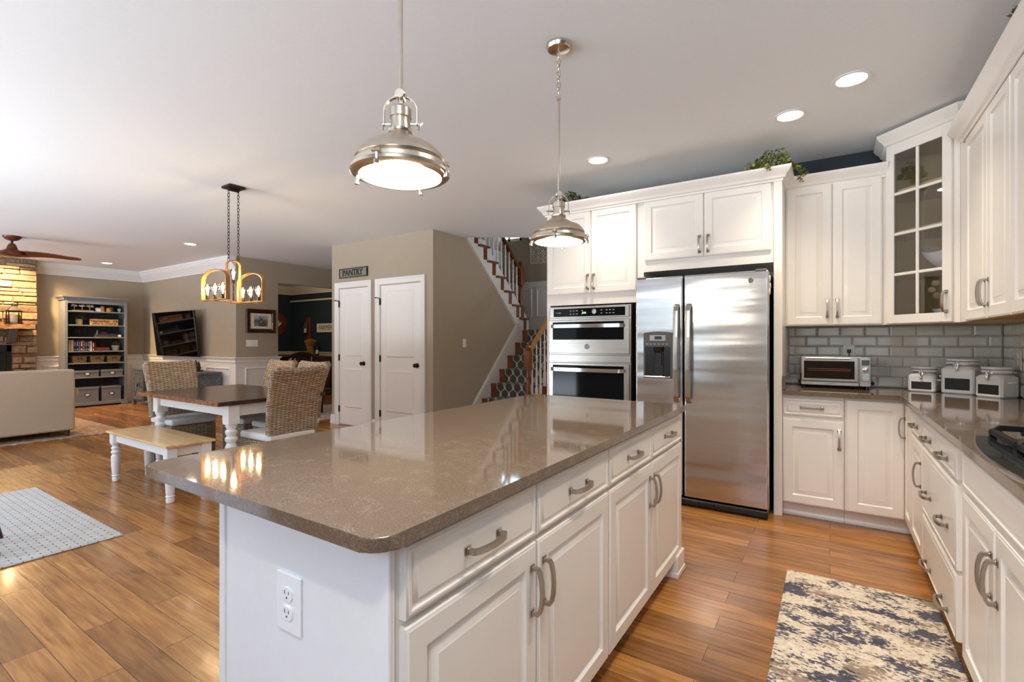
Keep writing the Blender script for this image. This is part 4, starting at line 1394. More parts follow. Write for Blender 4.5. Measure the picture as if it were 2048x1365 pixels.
# right-hand wall cabinets (fronts face -X)
UXF = 0.675
rc = thing('wall_cabinet', 'white wall cabinet on the right-hand wall next to the glass-door corner', 'cabinet', (UXF, 3.85, 0), R(-90), 'right-hand wall cabinets')
def rbody(t, w):
    b = MB(); b.box(0, w, 0, XR - UXF - 0.012, 1.40, 2.455); b.build('body', M['cab'], t, smooth=0)
    b = MB(); b.box(0, w, 0, 0.018, 1.382, 1.40); b.box(0.0, w, 0.018, XR - UXF - 0.015, 1.393, 1.40); b.build('underside', M['birch'], t, smooth=0)
rbody(rc, 0.893)
front(rc, 'door', 0.05, 0.515, 1.385, 2.44, 0, M['cab'], [(0.487, 1.515, True)])
front(rc, 'door', 0.52, 0.89, 1.385, 2.44, 0, M['cab'], [(0.548, 1.515, True)])
crown(rc, [(0, 0.3), (0, -0.022), (0.893, -0.022)], 2.435, M['cab'])
rc2 = thing('wall_cabinet', 'white wall cabinet at the right edge of the picture, nearest the camera', 'cabinet', (UXF, 2.956, 0), R(-90), 'right-hand wall cabinets')
rbody(rc2, 0.9)
front(rc2, 'door', 0.004, 0.424, 1.385, 2.44, 0, M['cab'], [(0.39, 1.515, True)])
front(rc2, 'door', 0.43, 0.89, 1.385, 2.44, 0, M['cab'], [(0.46, 1.515, True)])
crown(rc2, [(0, -0.022), (0.9, -0.022)], 2.435, M['cab'])

# ------------------------------------------------------------------ things on the worktop
tv = thing('toaster_oven', 'stainless countertop toaster oven under the wall cabinet', 'toaster oven', (-0.192, 4.345, TOPZ))
tw, tz0, tz1 = 0.442, 0.022, 0.242
b = MB(); b.box(0.0, tw, 0.012, 0.285, tz0, tz1, 0.012, 3); b.build('housing', M['steel2'], tv)
b = MB(); b.box(0.006, 0.366, -0.010, 0.012, tz0 + 0.032, tz1 - 0.002, 0.006, 2); d = b.build('door', M['steel2'], tv)
b = MB(); b.box(0.026, 0.342, -0.013, -0.009, tz0 + 0.052, tz1 - 0.036, 0.002); g = b.build('window', M['toaster_glass'], d)
b = MB()
for z in (0.135, 0.148):
    b.tube([(0.05, -0.0145, z), (0.32, -0.0145, z)], 0.0016, 6)
b.build('rack', M['redwood'], d)
b = MB(); b.tube([(0.035, -0.034, tz1 - 0.016), (0.318, -0.034, tz1 - 0.016)], 0.0075, 12)
for x in (0.042, 0.311):
    b.tube([(x, -0.034, tz1 - 0.016), (x, -0.008, tz1 - 0.016)], 0.009, 10)
b.build('handle', M['brushed'], d)
b = MB(); b.box(0.004, 0.370, -0.006, 0.012, tz0 + 0.001, tz0 + 0.031, 0.004); b.build('crumb_tray', M['steel2'], tv)
text('logo', 'Cuisinart', 0.016, M['grey_plastic'], tv, (0.185, -0.0065, tz0 + 0.016), ext=0.0006)
b = MB(); b.box(0.372, tw - 0.002, -0.008, 0.012, tz0 + 0.001, tz1 - 0.003, 0.006, 2); b.build('control_panel', M['steel2'], tv)
b = MB(); b.box(0.384, 0.43, -0.0095, -0.0075, 0.178, 0.216, 0.001); b.build('display', M['lcd'], tv)
b = MB(); b.M = Matrix.Translation((0.407, -0.008, 0.147)) @ Matrix.Rotation(R(90), 4, 'X')
b.lathe([(0.02, 0), (0.02, 0.006), (0.015, 0.008), (0.014, 0.016), (0.010, 0.018), (0, 0.018)], n=20); b.build('dial', M['chrome'], tv)
b = MB()
for i in range(4):
    b.box(0.386, 0.428, -0.012, -0.007, 0.064 + i * 0.0165, 0.074 + i * 0.0165, 0.002)
b.build('button_row', M['chrome'], tv)
for x in (0.025, 0.417):
    for y in (0.03, 0.26):
        b = MB(); b.lathe([(0.012, 0), (0.014, 0.004), (0.012, 0.024)], (x, y, 0), 12); b.build('foot', M['black'], tv)
b = MB(); b.box(-0.016, 0.0, 0.06, 0.13, 0.03, 0.06, 0.006); b.box(tw, tw + 0.022, 0.06, 0.15, 0.03, 0.058, 0.008); b.build('side_vent', M['black'], tv)
op = outlet_plate('wall_outlet', 'white outlet behind the toaster oven with a black plug', (0.125, YK - 0.011, 1.18), 0, 0.075, 0.12, M['tile'])
b = MB(); b.box(-0.013, 0.013, -0.036, -0.009, -0.002, 0.024, 0.004); b.tube([(0, -0.03, 0.0), (0, -0.032, -0.05), (0.01, -0.02, -0.16), (0.02, -0.03, -0.255)], 0.0035, 8)
b.build('plug', M['black'], op)
outlet_plate('wall_outlet', 'pale outlet plate on the right tiled wall behind the canisters', (XR - 0.012, 4.30, 1.15), R(-90), 0.12, 0.125, M['tile'])

def canister(label, x, y, wd, hh, rot, scoop):
    t = thing('canister', label, 'canister', (x, y, TOPZ), rot, 'white ceramic canisters')
    s = wd / 2
    b = MB()
    def sq(hw, z, c):
        return [b.v(p) for p in ((-hw + c, -hw, z), (hw - c, -hw, z), (hw, -hw + c, z), (hw, hw - c, z), (hw - c, hw, z), (-hw + c, hw, z), (-hw, hw - c, z), (-hw, -hw + c, z))]
    L = [sq(s - 0.006, 0, 0.01), sq(s, 0.008, 0.01), sq(s, hh * 0.86, 0.01), sq(s * 0.86, hh * 0.97, s * 0.32), sq(s * 0.76, hh, s * 0.42)]
    b.f(L[0]); b.f(L[-1])
    for A, B in zip(L, L[1:]):
        for i in range(8):
            b.f([A[i], A[(i + 1) % 8], B[(i + 1) % 8], B[i]])
    b.lathe([(s * 0.78, hh - 0.003), (s * 0.78, hh + 0.006)], n=28)
    b.build('jar', M['ceramic'], t, smooth=30)
    r = s * 0.97
    b = MB(); b.lathe([(r, hh + 0.012), (r * 1.02, hh + 0.016), (r * 1.02, hh + 0.024), (r * 0.94, hh + 0.027), (r * 0.94, hh + 0.030), (r * 1.02, hh + 0.033), (r * 1.02, hh + 0.044), (r * 0.9, hh + 0.048), (0, hh + 0.048)], n=32)
    b.build('lid', M['ceramic'], t)
    b = MB(); b.lathe([(r * 0.9, hh + 0.004), (r * 0.97, hh + 0.006), (r * 0.97, hh + 0.012), (r * 0.9, hh + 0.014)], n=32)
    b.tube([(r * 0.97 * math.cos(a), r * 0.97 * math.sin(a), hh + 0.029) for a in [2 * PI * i / 28 for i in range(28)]], 0.002, 6, closed=True)
    for dx in (-0.008, 0.008):
        b.tube([(dx, -r * 0.95, hh + 0.03), (dx, -r - 0.004, hh + 0.02), (dx, -r - 0.008, hh + 0.004), (dx * 0.5, -s - 0.008, hh - 0.022)], 0.0018, 6)
    b.tube([(0, -r - 0.007, hh + 0.006), (0, -s - 0.01, hh - 0.024)], 0.004, 8)
    b.ball((0, -s - 0.010, hh - 0.03), 0.008, 8)
    b.build('wire_clamp', M['chrome'], t)
    b = MB(); b.box(-s * 0.74, s * 0.74, -s - 0.0015, -s + 0.001, hh * 0.14, hh * 0.55, 0.0005); b.build('chalk_label', M['chalk'], t)
    b = MB(); hz = hh * 0.66
    b.tube([(s, -0.026, hz), (s + 0.016, -0.024, hz), (s + 0.022, 0, hz), (s + 0.016, 0.024, hz), (s, 0.026, hz)], 0.006, 8)
    b.build('spoon_loop', M['ceramic'], t)
    if scoop:
        b = MB(); sd = scoop
        b.ball((sd * (s + 0.012), 0.0, hz + 0.026), 0.017, 10)
        b.tube([(sd * (s + 0.012), 0, hz + 0.012), (sd * (s + 0.011), 0, hz - 0.03), (sd * (s + 0.012), 0, 0.012)], 0.0025, 6)
        b.build('scoop', M['nickel'], t)
    return t
canister('smallest white canister with chalk label, leftmost of the three on the worktop', 0.56, 4.49, 0.15, 0.128, R(-20), 1)
canister('tallest white canister with chalk label, in the middle of the three', 0.757, 4.45, 0.178, 0.188, R(-29), 0)
canister('medium white canister with chalk label in the corner, rightmost of the three', 0.884, 4.262, 0.148, 0.145, R(-43), -1)

# gas cooktop with a bowed glass front edge
ck = thing('cooktop', 'black glass gas cooktop with iron grates on the right worktop', 'cooktop', (0.70, 1.97, TOPZ))
pts = []
for i in range(17):
    y = -0.46 + 0.92 * i / 16
    pts.append((-0.25 - 0.055 * (1 - (y / 0.46) ** 2), y))
pts += [(0.25, 0.46), (0.25, -0.46)]
b = MB(); b.prism(pts, 'z', 0.0, 0.009, bev=0.002); b.build('glass_plate', M['cook_glass'], ck)
b = MB(); b.prism([(x * 1.008 - (0.002 if x < 0 else 0), y * 1.005) for x, y in pts], 'z', 0.0, 0.005); b.build('metal_rim', M['nickel'], ck)
for cy in (-0.30, 0.0, 0.30):
    b = MB()
    hx, hy = 0.21, 0.142
    for yy in (-hy, hy):
        b.ribbon([(-hx, 0.006), (-hx, 0.028), (-hx + 0.02, 0.044), (hx - 0.02, 0.044), (hx, 0.028), (hx, 0.006)], 0.018, 'y', cy + yy - 0.010, cy + yy + 0.010)
    for xx in (-hx * 0.62, 0, hx * 0.62):
        b.ribbon([(cy - hy, 0.03), (cy - hy * 0.7, 0.046), (cy + hy * 0.7, 0.046), (cy + hy, 0.03)], 0.018, 'x', xx - 0.009, xx + 0.009)
    for xx in (-hx, hx):
        b.ribbon([(cy - hy, 0.03), (cy + hy, 0.03)], 0.018, 'x', xx - 0.009, xx + 0.009)
    b.build('grate', M['black_metal'], ck)
    for xx in (-0.11, 0.11):
        b = MB(); b.lathe([(0.045, 0.009), (0.045, 0.016), (0.03, 0.02), (0.03, 0.028), (0, 0.029)], (xx, cy, 0), 20); b.build('burner', M['black'], ck)

# ------------------------------------------------------------------ ivy on the cabinet tops
def leaf_pts(r):
    return [(0, -0.25 * r), (0.5 * r, -0.35 * r), (0.42 * r, 0.0), (0.8 * r, 0.3 * r), (0.3 * r, 0.38 * r), (0, 1.0 * r), (-0.3 * r, 0.38 * r), (-0.8 * r, 0.3 * r), (-0.42 * r, 0.0), (-0.5 * r, -0.35 * r)]
def add_leaf(b, p, r, rnd):
    q = Matrix.Translation(p) @ Matrix.Rotation(rnd.uniform(0, 2 * PI), 4, 'Z') @ Matrix.Rotation(rnd.uniform(0.2, 1.5), 4, 'X') @ Matrix.Rotation(rnd.uniform(-0.5, 0.5), 4, 'Y')
    o = b.M; b.M = o @ q
    pts = leaf_pts(r)
    c = b.v((0, 0.1 * r, 0.12 * r))
    vs = [b.v((x, y, -0.1 * r * abs(x / r))) for x, y in pts]
    for i in range(len(vs)):
        b.f([c, vs[i], vs[(i + 1) % len(vs)]])
    b.M = o
def ivy(label, loc, mounds, trails, mat, seed, group='ivy sprays on the cabinet tops', rleaf=(0.013, 0.024)):
    rnd = random.Random(seed)
    t = thing('ivy_plant', label, 'plant', loc, 0, group)
    lv, vn = MB(), MB()
    for (cx, cy, cz, rx, ry, rz, n) in mounds:
        for _ in range(n):
            a, u = rnd.uniform(0, 2 * PI), rnd.uniform(0.0, 1)
            ph = math.acos(1 - u)
            k = rnd.uniform(0.65, 1.0)
            add_leaf(lv, (cx + rx * k * math.sin(ph) * math.cos(a), cy + ry * k * math.sin(ph) * math.sin(a), cz + rz * k * math.cos(ph)), rnd.uniform(*rleaf), rnd)
        for _ in range(max(4, n // 10)):
            a = rnd.uniform(0, 2 * PI)
            vn.tube([(cx, cy, cz), (cx + rx * 0.5 * math.cos(a), cy + ry * 0.5 * math.sin(a), cz + rz * 0.7), (cx + rx * 0.95 * math.cos(a), cy + ry * 0.95 * math.sin(a), cz + rz * 0.15)], 0.002, 5)
    for pts, n in trails:
        vn.tube(pts, 0.002, 5)
        for i in range(n):
            f = rnd.uniform(0, len(pts) - 1.001); k = int(f); p = Vector(pts[k]).lerp(Vector(pts[k + 1]), f - k)
            add_leaf(lv, p + Vector((rnd.uniform(-.018, .018), rnd.uniform(-.018, .018), rnd.uniform(-.012, .012))), rnd.uniform(*rleaf), rnd)
    lv.build('foliage', mat, t, smooth=0)
    vn.build('vines', M['olive'], t)
    return t
ivy('yellow-green ivy spilling over the corner of the refrigerator cabinet', (-0.36, 4.10, 2.535),
    [(0, 0, 0.0, 0.15, 0.10, 0.17, 190), (-0.12, -0.02, 0, 0.09, 0.07, 0.09, 60), (0.10, 0.0, -0.005, 0.06, 0.06, 0.07, 40)],
    [([(0.10, -0.05, 0.03), (0.165, -0.02, 0.0), (0.185, -0.03, -0.06), (0.18, -0.04, -0.12)], 34), ([(0.0, -0.1, 0.02), (-0.01, -0.165, -0.01), (-0.02, -0.175, -0.05)], 16), ([(0.11, 0.0, 0.02), (0.2, 0.02, -0.02), (0.215, 0.0, -0.07)], 20)], M['ivy'], 3)
ivy('dark green ivy on the left end of the oven cabinet top', (-2.05, 4.17, 2.535),
    [(0, 0, 0, 0.12, 0.12, 0.15, 150), (0.14, 0.0, 0, 0.12, 0.08, 0.08, 60), (-0.1, 0, 0, 0.10, 0.08, 0.07, 50)],
    [([(-0.08, -0.05, 0.05), (-0.18, -0.1, 0.02), (-0.27, -0.13, 0.0)], 24)], M['dark_ivy'], 5)
ivy('ivy tip on the right-hand wall cabinets at the top edge of the picture', (0.76, 2.62, 2.535),
    [(0, 0, 0, 0.08, 0.14, 0.13, 90)], [([(-0.05, 0.08, 0.06), (-0.12, 0.1, 0.07), (-0.145, 0.09, 0.045)], 9)], M['ivy'], 9)

# ------------------------------------------------------------------ pendants over the island
def pendant(label, x, y, zr):
    t = thing('pendant_lamp', label, 'pendant lamp', (x, y, zr), 0, 'island pendants')
    b = MB()
    outer = [(0.136, 0.006), (0.134, 0.020), (0.122, 0.032), (0.128, 0.034), (0.122, 0.048), (0.106, 0.066), (0.082, 0.082), (0.056, 0.094), (0.040, 0.104), (0.031, 0.120)]
    b.lathe(outer + [(r - 0.003, z - 0.004) for r, z in reversed(outer)], n=40, cap=False)
    b.build('shade', M['pendant'], t)
    b = MB()
    b.lathe([(0.035, 0.116), (0.036, 0.122), (0.030, 0.124), (0.027, 0.145), (0.027, 0.158), (0.031, 0.160), (0.031, 0.184), (0.028, 0.188), (0.0, 0.188)], n=28)
    b.lathe([(0.0, 0.186), (0.008, 0.188), (0.010, 0.196), (0.007, 0.20), (0.007, 0.222)], n=14)
    b.build('neck', M['pendant'], t)
    b = MB()
    path = [(0.048, 0.138), (0.048, 0.180)] + arc(0, 0.180, 0.048, 0.042, 0, 180, 14)[1:] + [(-0.048, 0.138)]
    b.ribbon(path, 0.003, 'y', -0.006, 0.006)
    for s in (-1, 1):
        b.tube([(s * 0.028, 0, 0.143), (s * 0.054, 0, 0.143)], 0.0045, 8)
        b.tube([(s * 0.052, 0, 0.146), (s * 0.052, 0, 0.126)], 0.003, 6)
        b.tube([(s * 0.058, 0, 0.144), (s * 0.060, 0, 0.142)], 0.006, 8)
    b.M = Matrix.Translation((0, 0, 0.226)) @ Matrix.Rotation(R(90), 4, 'X')
    b.lathe([(0, -0.017), (0.013, -0.017), (0.016, -0.014), (0.016, 0.014), (0.013, 0.017), (0, 0.017)], n=20)
    b.build('yoke', M['brushed'], t, rot=(0, 0, R(33)))
    b = MB(); b.lathe([(0.1365, 0.008), (0.142, 0.004), (0.142, -0.004), (0.134, -0.010), (0.118, -0.012), (0.118, -0.006), (0.13, 0.0)], n=40, cap=False)
    for a in (20, 110, 200, 290):
        b.M = Matrix.Rotation(R(a), 4, 'Z')
        b.tube([(0.14, 0, 0.016), (0.14, 0, -0.016)], 0.005, 8)
        b.tube([(0.126, 0, 0.018), (0.148, 0, 0.018)], 0.004, 8)
        b.tube([(0.144, -0.012, 0.014), (0.144, 0.012, 0.014)], 0.005, 8)
        b.tube([(0.141, 0, -0.010), (0.141, 0, -0.022)], 0.0075, 10)
    b.build('rim', M['brushed'], t)
    b = MB(); b.lathe([(0.119, -0.006), (0.09, -0.012), (0.05, -0.016), (0, -0.018)], n=36, cap=False); b.build('lens', M['lens'], t)
    zc = HC - zr
    b = MB(); b.tube([(0, 0, 0.236), (0, 0, zc - 0.275)], 0.0065, 10)
    b.lathe([(0.0065, 0), (0.010, 0.004), (0.010, 0.014), (0.004, 0.02)], (0, 0, zc - 0.278), 12)
    b.build('rod', M['brushed'], t)
    b = MB()
    n = 8
    for i in range(n):
        zc0 = zc - 0.26 + i * 0.0295
        b.M = Matrix.Translation((0, 0, zc0)) @ Matrix.Rotation(R(90 * (i % 2) + 20), 4, 'Z')
        b.tube([(0.009 * math.cos(a), 0, 0.019 * math.sin(a)) for a in [2 * PI * j / 14 for j in range(14)]], 0.0026, 6, closed=True)
    b.M = Matrix()
    b.tube([(0.008 * math.sin(i * 0.9), 0.008 * math.cos(i * 0.9), zc - 0.27 + i * 0.024) for i in range(11)], 0.002, 6)
    b.build('chain', M['brushed'], t)
    b = MB(); b.lathe([(0.062, 0.0), (0.0625, -0.010), (0.054, -0.024), (0.034, -0.032), (0.0, -0.033)], (0, 0, zc), 32); b.build('canopy', M['brushed'], t)
    l = lamp('POINT', 'pendant_light', (x, y, zr - 0.05), 6, (1.0, 0.88, 0.72), 0.08)
    return t
pendant('near polished nickel pendant lamp hanging over the front of the island', -1.045, 1.010, 1.758)
pendant('far polished nickel pendant lamp hanging over the back of the island', -1.128, 2.154, 1.772)

# ------------------------------------------------------------------ chandelier over the table
ch = thing('chandelier', 'bent wood strap chandelier with seven glowing filament bulbs above the table', 'chandelier', (-4.754, 2.437, 1.655))
hb = HC - 1.655
b = MB(); b.box(-0.075, 0.075, -0.075, 0.075, hb - 0.024, hb, 0.004); b.box(-0.018, 0.018, -0.05, 0.05, hb - 0.045, hb - 0.02, 0.004); b.build('canopy', M['bronze'], ch)
for cy in (-0.045, 0.045):
    b = MB()
    z0_, z1_ = 0.385, hb - 0.03
    n = int((z1_ - z0_) / 0.030)
    for i in range(n + 1):
        b.M = Matrix.Translation((0, cy, z0_ + (z1_ - z0_) * i / n)) @ Matrix.Rotation(R(90 * (i % 2) + 30), 4, 'Z')
        b.tube([(0.0095 * math.cos(a), 0, 0.0195 * math.sin(a)) for a in [2 * PI * j / 12 for j in range(12)]], 0.0026, 6, closed=True)
    b.build('chain', M['bronze'], ch)
DY = 0.165
for cy in (-DY, DY):
    b = MB()
    path = [(0.225, 0.0), (0.225, 0.185)] + arc(0, 0.185, 0.225, 0.09, 0, 180, 18)[1:] + [(-0.225, 0.0)]
    b.ribbon(path, 0.008, 'y', cy - 0.018, cy + 0.018)
    b.box(-0.229, 0.229, cy - 0.018, cy + 0.018, -0.008, 0.0, 0.001)
    b.build('arch', M['arch_wood'], ch)
b = MB()
path = [(0.062, 0.0), (0.062, 0.335)] + arc(0, 0.335, 0.062, 0.045, 0, 180, 12)[1:] + [(-0.062, 0.0)]
b.ribbon(path, 0.008, 'x', -0.020, 0.020)
b.build('centre_arch', M['arch_wood'], ch)
b = MB(); b.box(-0.02, 0.02, -DY - 0.05, DY + 0.05, -0.016, -0.008, 0.001); b.lathe([(0.03, -0.026), (0.03, -0.016)], n=20); b.build('base_bar', M['arch_wood'], ch)
def bulb(x, y, z, i):
    b = MB(); b.lathe([(0.014, 0), (0.016, 0.004), (0.016, 0.018), (0.014, 0.02), (0.014, 0.024), (0.016, 0.026), (0.016, 0.042), (0.012, 0.044)], (x, y, z), 14); s = b.build('socket', M['bronze'], ch)
    b = MB(); b.lathe([(0.012, 0.044), (0.014, 0.056), (0.024, 0.085), (0.030, 0.108), (0.030, 0.12), (0.024, 0.135), (0.012, 0.144), (0, 0.147)], (x, y, z), 18, cap=False); b.build('bulb', M['bulb_glass'], s)
    b = MB()
    for a in range(6):
        an, an2 = a * PI / 3, a * PI / 3 + 0.5
        b.tube([(x + 0.005 * math.cos(an), y + 0.005 * math.sin(an), z + 0.060), (x + 0.012 * math.cos(an2), y + 0.012 * math.sin(an2), z + 0.118)], 0.0013, 5)
    b.build('filament', M['filament'], s)
for cy in (-DY, DY):
    for k, cx in enumerate((-0.14, 0.0, 0.14)):
        bulb(cx, cy, 0.002, k)
b = MB(); b.tube([(0, 0, 0), (0, 0, 0.16)], 0.008, 8); b.build('stem', M['bronze'], ch)
bulb(0, 0, 0.155, 0)

# ------------------------------------------------------------------ recessed ceiling lights
DL = [(0.101, 3.332, 'recessed ceiling light nearest the camera, in front of the glass-door cabinet'), (-0.218, 3.652, 'recessed ceiling light above the ivy on the refrigerator cabinet'),
      (-1.578, 3.698, 'recessed ceiling light above the oven cabinet doors'), (-8.117, 3.526, 'recessed ceiling light between the chandelier and the television wall'),
      (-11.412, 3.525, 'recessed ceiling light above the grey bookcase'), (-11.55, 2.30, 'recessed ceiling light behind the fan, washing the stone chimney')]
for i, (x, y, lb) in enumerate(DL):
    t = thing('recessed_light', lb, 'ceiling light', (x, y, HC), 0, 'recessed ceiling lights')
    b = MB(); b.lathe([(0.095, 0), (0.097, -0.004), (0.088, -0.007), (0.074, -0.004), (0.072, -0.001)], n=32, cap=False); b.build('trim_ring', M['trim'], t)
    b = MB(); b.lathe([(0.073, -0.0015), (0.04, -0.004), (0, -0.005)], n=28, cap=False); b.build('lens', M['downlight'], t)
    if i < 5:
        lamp('SPOT', 'recessed_spot', (x, y, HC - 0.02), 44 if i < 3 else 28, (1.0, 0.86, 0.67), 0.06, angle=R(105), blend=1.0)
lamp('SPOT', 'chimney_spot', (-11.62, 2.25, HC - 0.03), 260, (1.0, 0.66, 0.30), 0.05, angle=R(155), blend=0.6)

# two unseen downlights added over the aisle to brighten the right-hand corner
for x, y, lb in ((0.05, 1.45, 'added fill downlight above the aisle beside the cooktop, beyond the top of the picture'), (-0.15, -0.25, 'added fill downlight above the camera, beyond the top of the picture')):   # added fill
    t = thing('recessed_light', lb, 'ceiling light', (x, y, HC), 0, 'recessed ceiling lights')
    b = MB(); b.lathe([(0.095, 0), (0.097, -0.004), (0.088, -0.007), (0.074, -0.004), (0.072, -0.001)], n=32, cap=False); b.build('trim_ring', M['trim'], t)
    b = MB(); b.lathe([(0.073, -0.0015), (0.04, -0.004), (0, -0.005)], n=28, cap=False); b.build('lens', M['downlight'], t)
    lamp('SPOT', 'recessed_spot', (x, y, HC - 0.02), 60, (1.0, 0.93, 0.84), 0.06, angle=R(140), blend=1.0)

# ------------------------------------------------------------------ dining table, bench and wicker chairs
def turned_leg(b, x, y, h, s, ztop):
    """White turned leg: square block at the top, vase and rings below."""
    b.box(x - s, x + s, y - s, y + s, ztop - h * 0.22, ztop, 0.004)
    zb = ztop - h * 0.22
    k = zb / 0.55
    pr = [(0.020, 0), (0.027, 0.006), (0.030, 0.05), (0.024, 0.07), (0.034, 0.085), (0.026, 0.10), (0.030, 0.12), (0.036, 0.30), (0.037, 0.37), (0.026, 0.40), (0.037, 0.42), (0.037, 0.44), (0.026, 0.455), (0.036, 0.48), (0.036, 0.495), (0.025, 0.51), (0.034, 0.535), (0.036, 0.55)]
    b.lathe([(r * s / 0.036 * 0.97, z * k) for r, z in pr], (x, y, 0), 20)
TX0, TX1, TY0, TY1, TZ = -5.67, -4.115, 1.99, 2.98, 0.775
dt = thing('dining_table', 'dark plank dining table with white turned legs beyond the island', 'table', ((TX0 + TX1) / 2, (TY0 + TY1) / 2, 0))
hw, hd = (TX1 - TX0) / 2, (TY1 - TY0) / 2
b = MB(); b.box(-hw, hw, -hd, hd, TZ - 0.036, TZ, 0.004); b.build('tabletop', M['table_top'], dt)
b = MB()
n = 40
rnd = random.Random(4)
edge = [(-hw + 2 * hw * i / n, -hd - 0.004 - rnd.uniform(0.0, 0.010)) for i in range(n + 1)]
b.prism(edge + [(hw, -hd + 0.004), (-hw, -hd + 0.004)], 'z', TZ - 0.034, TZ - 0.001)
o = b.build('rough_edge', M['live_edge'], dt, smooth=60); o['label'] = 'raw bark-brown front edge of the tabletop'
b = MB()
al, ax, ay = -hw + 0.15, hw - 0.075, hd - 0.14
b.box(al, ax, -ay - 0.02, -ay + 0.01, TZ - 0.135, TZ - 0.037, 0.002); b.box(al, ax, ay - 0.01, ay + 0.02, TZ - 0.135, TZ - 0.037, 0.002)
b.box(al - 0.02, al + 0.01, -ay, ay, TZ - 0.135, TZ - 0.037, 0.002); b.box(ax - 0.01, ax + 0.02, -ay, ay, TZ - 0.135, TZ - 0.037, 0.002)
b.build('apron', M['white_paint'], dt)
for lx in (al, ax):
    for sy_ in (-1, 1):
        b = MB(); turned_leg(b, lx, sy_ * ay, 0.738, 0.048, TZ - 0.037); b.build('leg', M['white_paint'], dt)
BX, BY, BZ = (-5.48 - 4.27) / 2, 1.865, 0.46
bn = thing('bench', 'low bench with pale maple seat and white turned legs in front of the dining table', 'bench', (BX, BY, 0))
hw, hd = 0.605, 0.182
b = MB(); b.box(-hw, hw, -hd, hd, BZ - 0.022, BZ, 0.006, 2); b.build('seat', M['bench_top'], bn)
b = MB(); ax, ay = hw - 0.065, hd - 0.055
for (x0, x1, y0, y1) in ((-ax, ax, -ay - 0.01, -ay + 0.01), (-ax, ax, ay - 0.01, ay + 0.01), (-ax - 0.01, -ax + 0.01, -ay, ay), (ax - 0.01, ax + 0.01, -ay, ay)):
    b.box(x0, x1, y0, y1, BZ - 0.10, BZ - 0.022, 0.002)
b.build('apron', M['white_paint'], bn)
for sx_ in (-1, 1):
    for sy_ in (-1, 1):
        b = MB(); turned_leg(b, sx_ * ax, sy_ * ay, 0.438, 0.037, BZ - 0.022); b.build('leg', M['white_paint'], bn)

def wicker_chair(label, loc, rz):
    t = thing('wicker_chair', label, 'chair', loc, rz, 'wicker dining chairs')
    w = 0.207
    b = MB(); b.box(-w, w, -0.235, 0.215, 0.20, 0.435, 0.012, 2); b.build('seat_base', M['wicker'], t)
    b = MB(); b.box(-w - 0.004, w + 0.004, -0.245, 0.225, 0.437, 0.498, 0.022, 4); b.build('cushion', M['cushion'], t)
    # flared back, slightly hollow from side to side, thicker rolled edges
    b = MB()
    nz, nx = 14, 10
    def P(i, j, sd):
        u, v = i / nx * 2 - 1, j / nz
        z = 0.50 + 0.525 * v
        y = 0.165 + 0.02 * v + 0.11 * v ** 2.2 + 0.018 * u * u * (0.3 - v)
        ww = w * (0.97 + 0.10 * v ** 1.5)
        zt = z - 0.012 * (1 - u * u) * v + (0.008 if v == 1 else 0)
        return (u * ww, y + (0.058 if sd else 0.0), zt)
    A = [[b.v(P(i, j, 0)) for i in range(nx + 1)] for j in range(nz + 1)]
    B = [[b.v(P(i, j, 1)) for i in range(nx + 1)] for j in range(nz + 1)]
    for j in range(nz):
        for i in range(nx):
            b.f([A[j][i], A[j][i + 1], A[j + 1][i + 1], A[j + 1][i]]); b.f([B[j][i], B[j + 1][i], B[j + 1][i + 1], B[j][i + 1]])
    for j in range(nz):
        b.f([A[j][0], A[j + 1][0], B[j + 1][0], B[j][0]]); b.f([A[j][nx], B[j][nx], B[j + 1][nx], A[j + 1][nx]])
    for i in range(nx):
        b.f([A[nz][i], A[nz][i + 1], B[nz][i + 1], B[nz][i]]); b.f([A[0][i], B[0][i], B[0][i + 1], A[0][i + 1]])
    for i in (0, nx):
        b.tube([(P(i, j, 0)[0], P(i, j, 0)[1] + 0.029, P(i, j, 0)[2]) for j in range(nz + 1)], 0.031, 10)
    b.tube([(P(i, nz, 0)[0], P(i, nz, 0)[1] + 0.029, P(i, nz, 0)[2]) for i in range(nx + 1)], 0.031, 10)
    b.build('backrest', M['wicker'], t, smooth=60)
    for sx_ in (-1, 1):
        for y in (-0.205, 0.185):
            b = MB(); b.box(sx_ * 0.180 - 0.024, sx_ * 0.180 + 0.024, y - 0.024, y + 0.024, 0, 0.2, 0.004); b.build('leg', M['wicker'], t)
    return t
c0 = wicker_chair('wicker chair seen from behind at the near right side of the dining table', (-4.03, 2.452, 0), R(-90))
dup(c0, (-5.585, 2.36, 0), R(90), 'wicker chair on the far left side of the dining table, facing the island')
dup(c0, (-5.08, 2.83, 0), 0, 'wicker chair at the back of the dining table, left of its twin')
dup(c0, (-4.51, 2.83, 0), 0, 'wicker chair at the back of the dining table, next to the pantry side')

# ------------------------------------------------------------------ rugs and the stool foot
b = MB(); b.box(-0.315, 0.315, -1.4, 1.4, 0.0, 0.009, 0.003)
tag(b.build('runner_rug', M['runner'], None, loc=(0.117, 1.69, 0.0005)), 'distressed navy and beige runner rug on the wood floor beside the cooktop run', 'rug')
b = MB(); b.box(-0.60, 0.60, -0.94, 0.94, 0.0, 0.010, 0.004)
tag(b.build('door_mat', M['mat'], None, loc=(-4.80, 0.68, 0.0005), rot=(0, 0, R(90))), 'pale grey braided rug at the left edge of the picture', 'rug')
b = MB(); b.box(-1.5, 1.5, -1.6, 1.6, 0, 0.012, 0.004)
tag(b.build('area_rug', M['living_rug'], None, loc=(-9.8, 1.2, 0.0005)), 'faded multicoloured area rug under the beige sofa', 'rug')
b = MB(); b.box(-0.78, 0.78, -0.95, 0.95, 0, 0.010, 0.004)
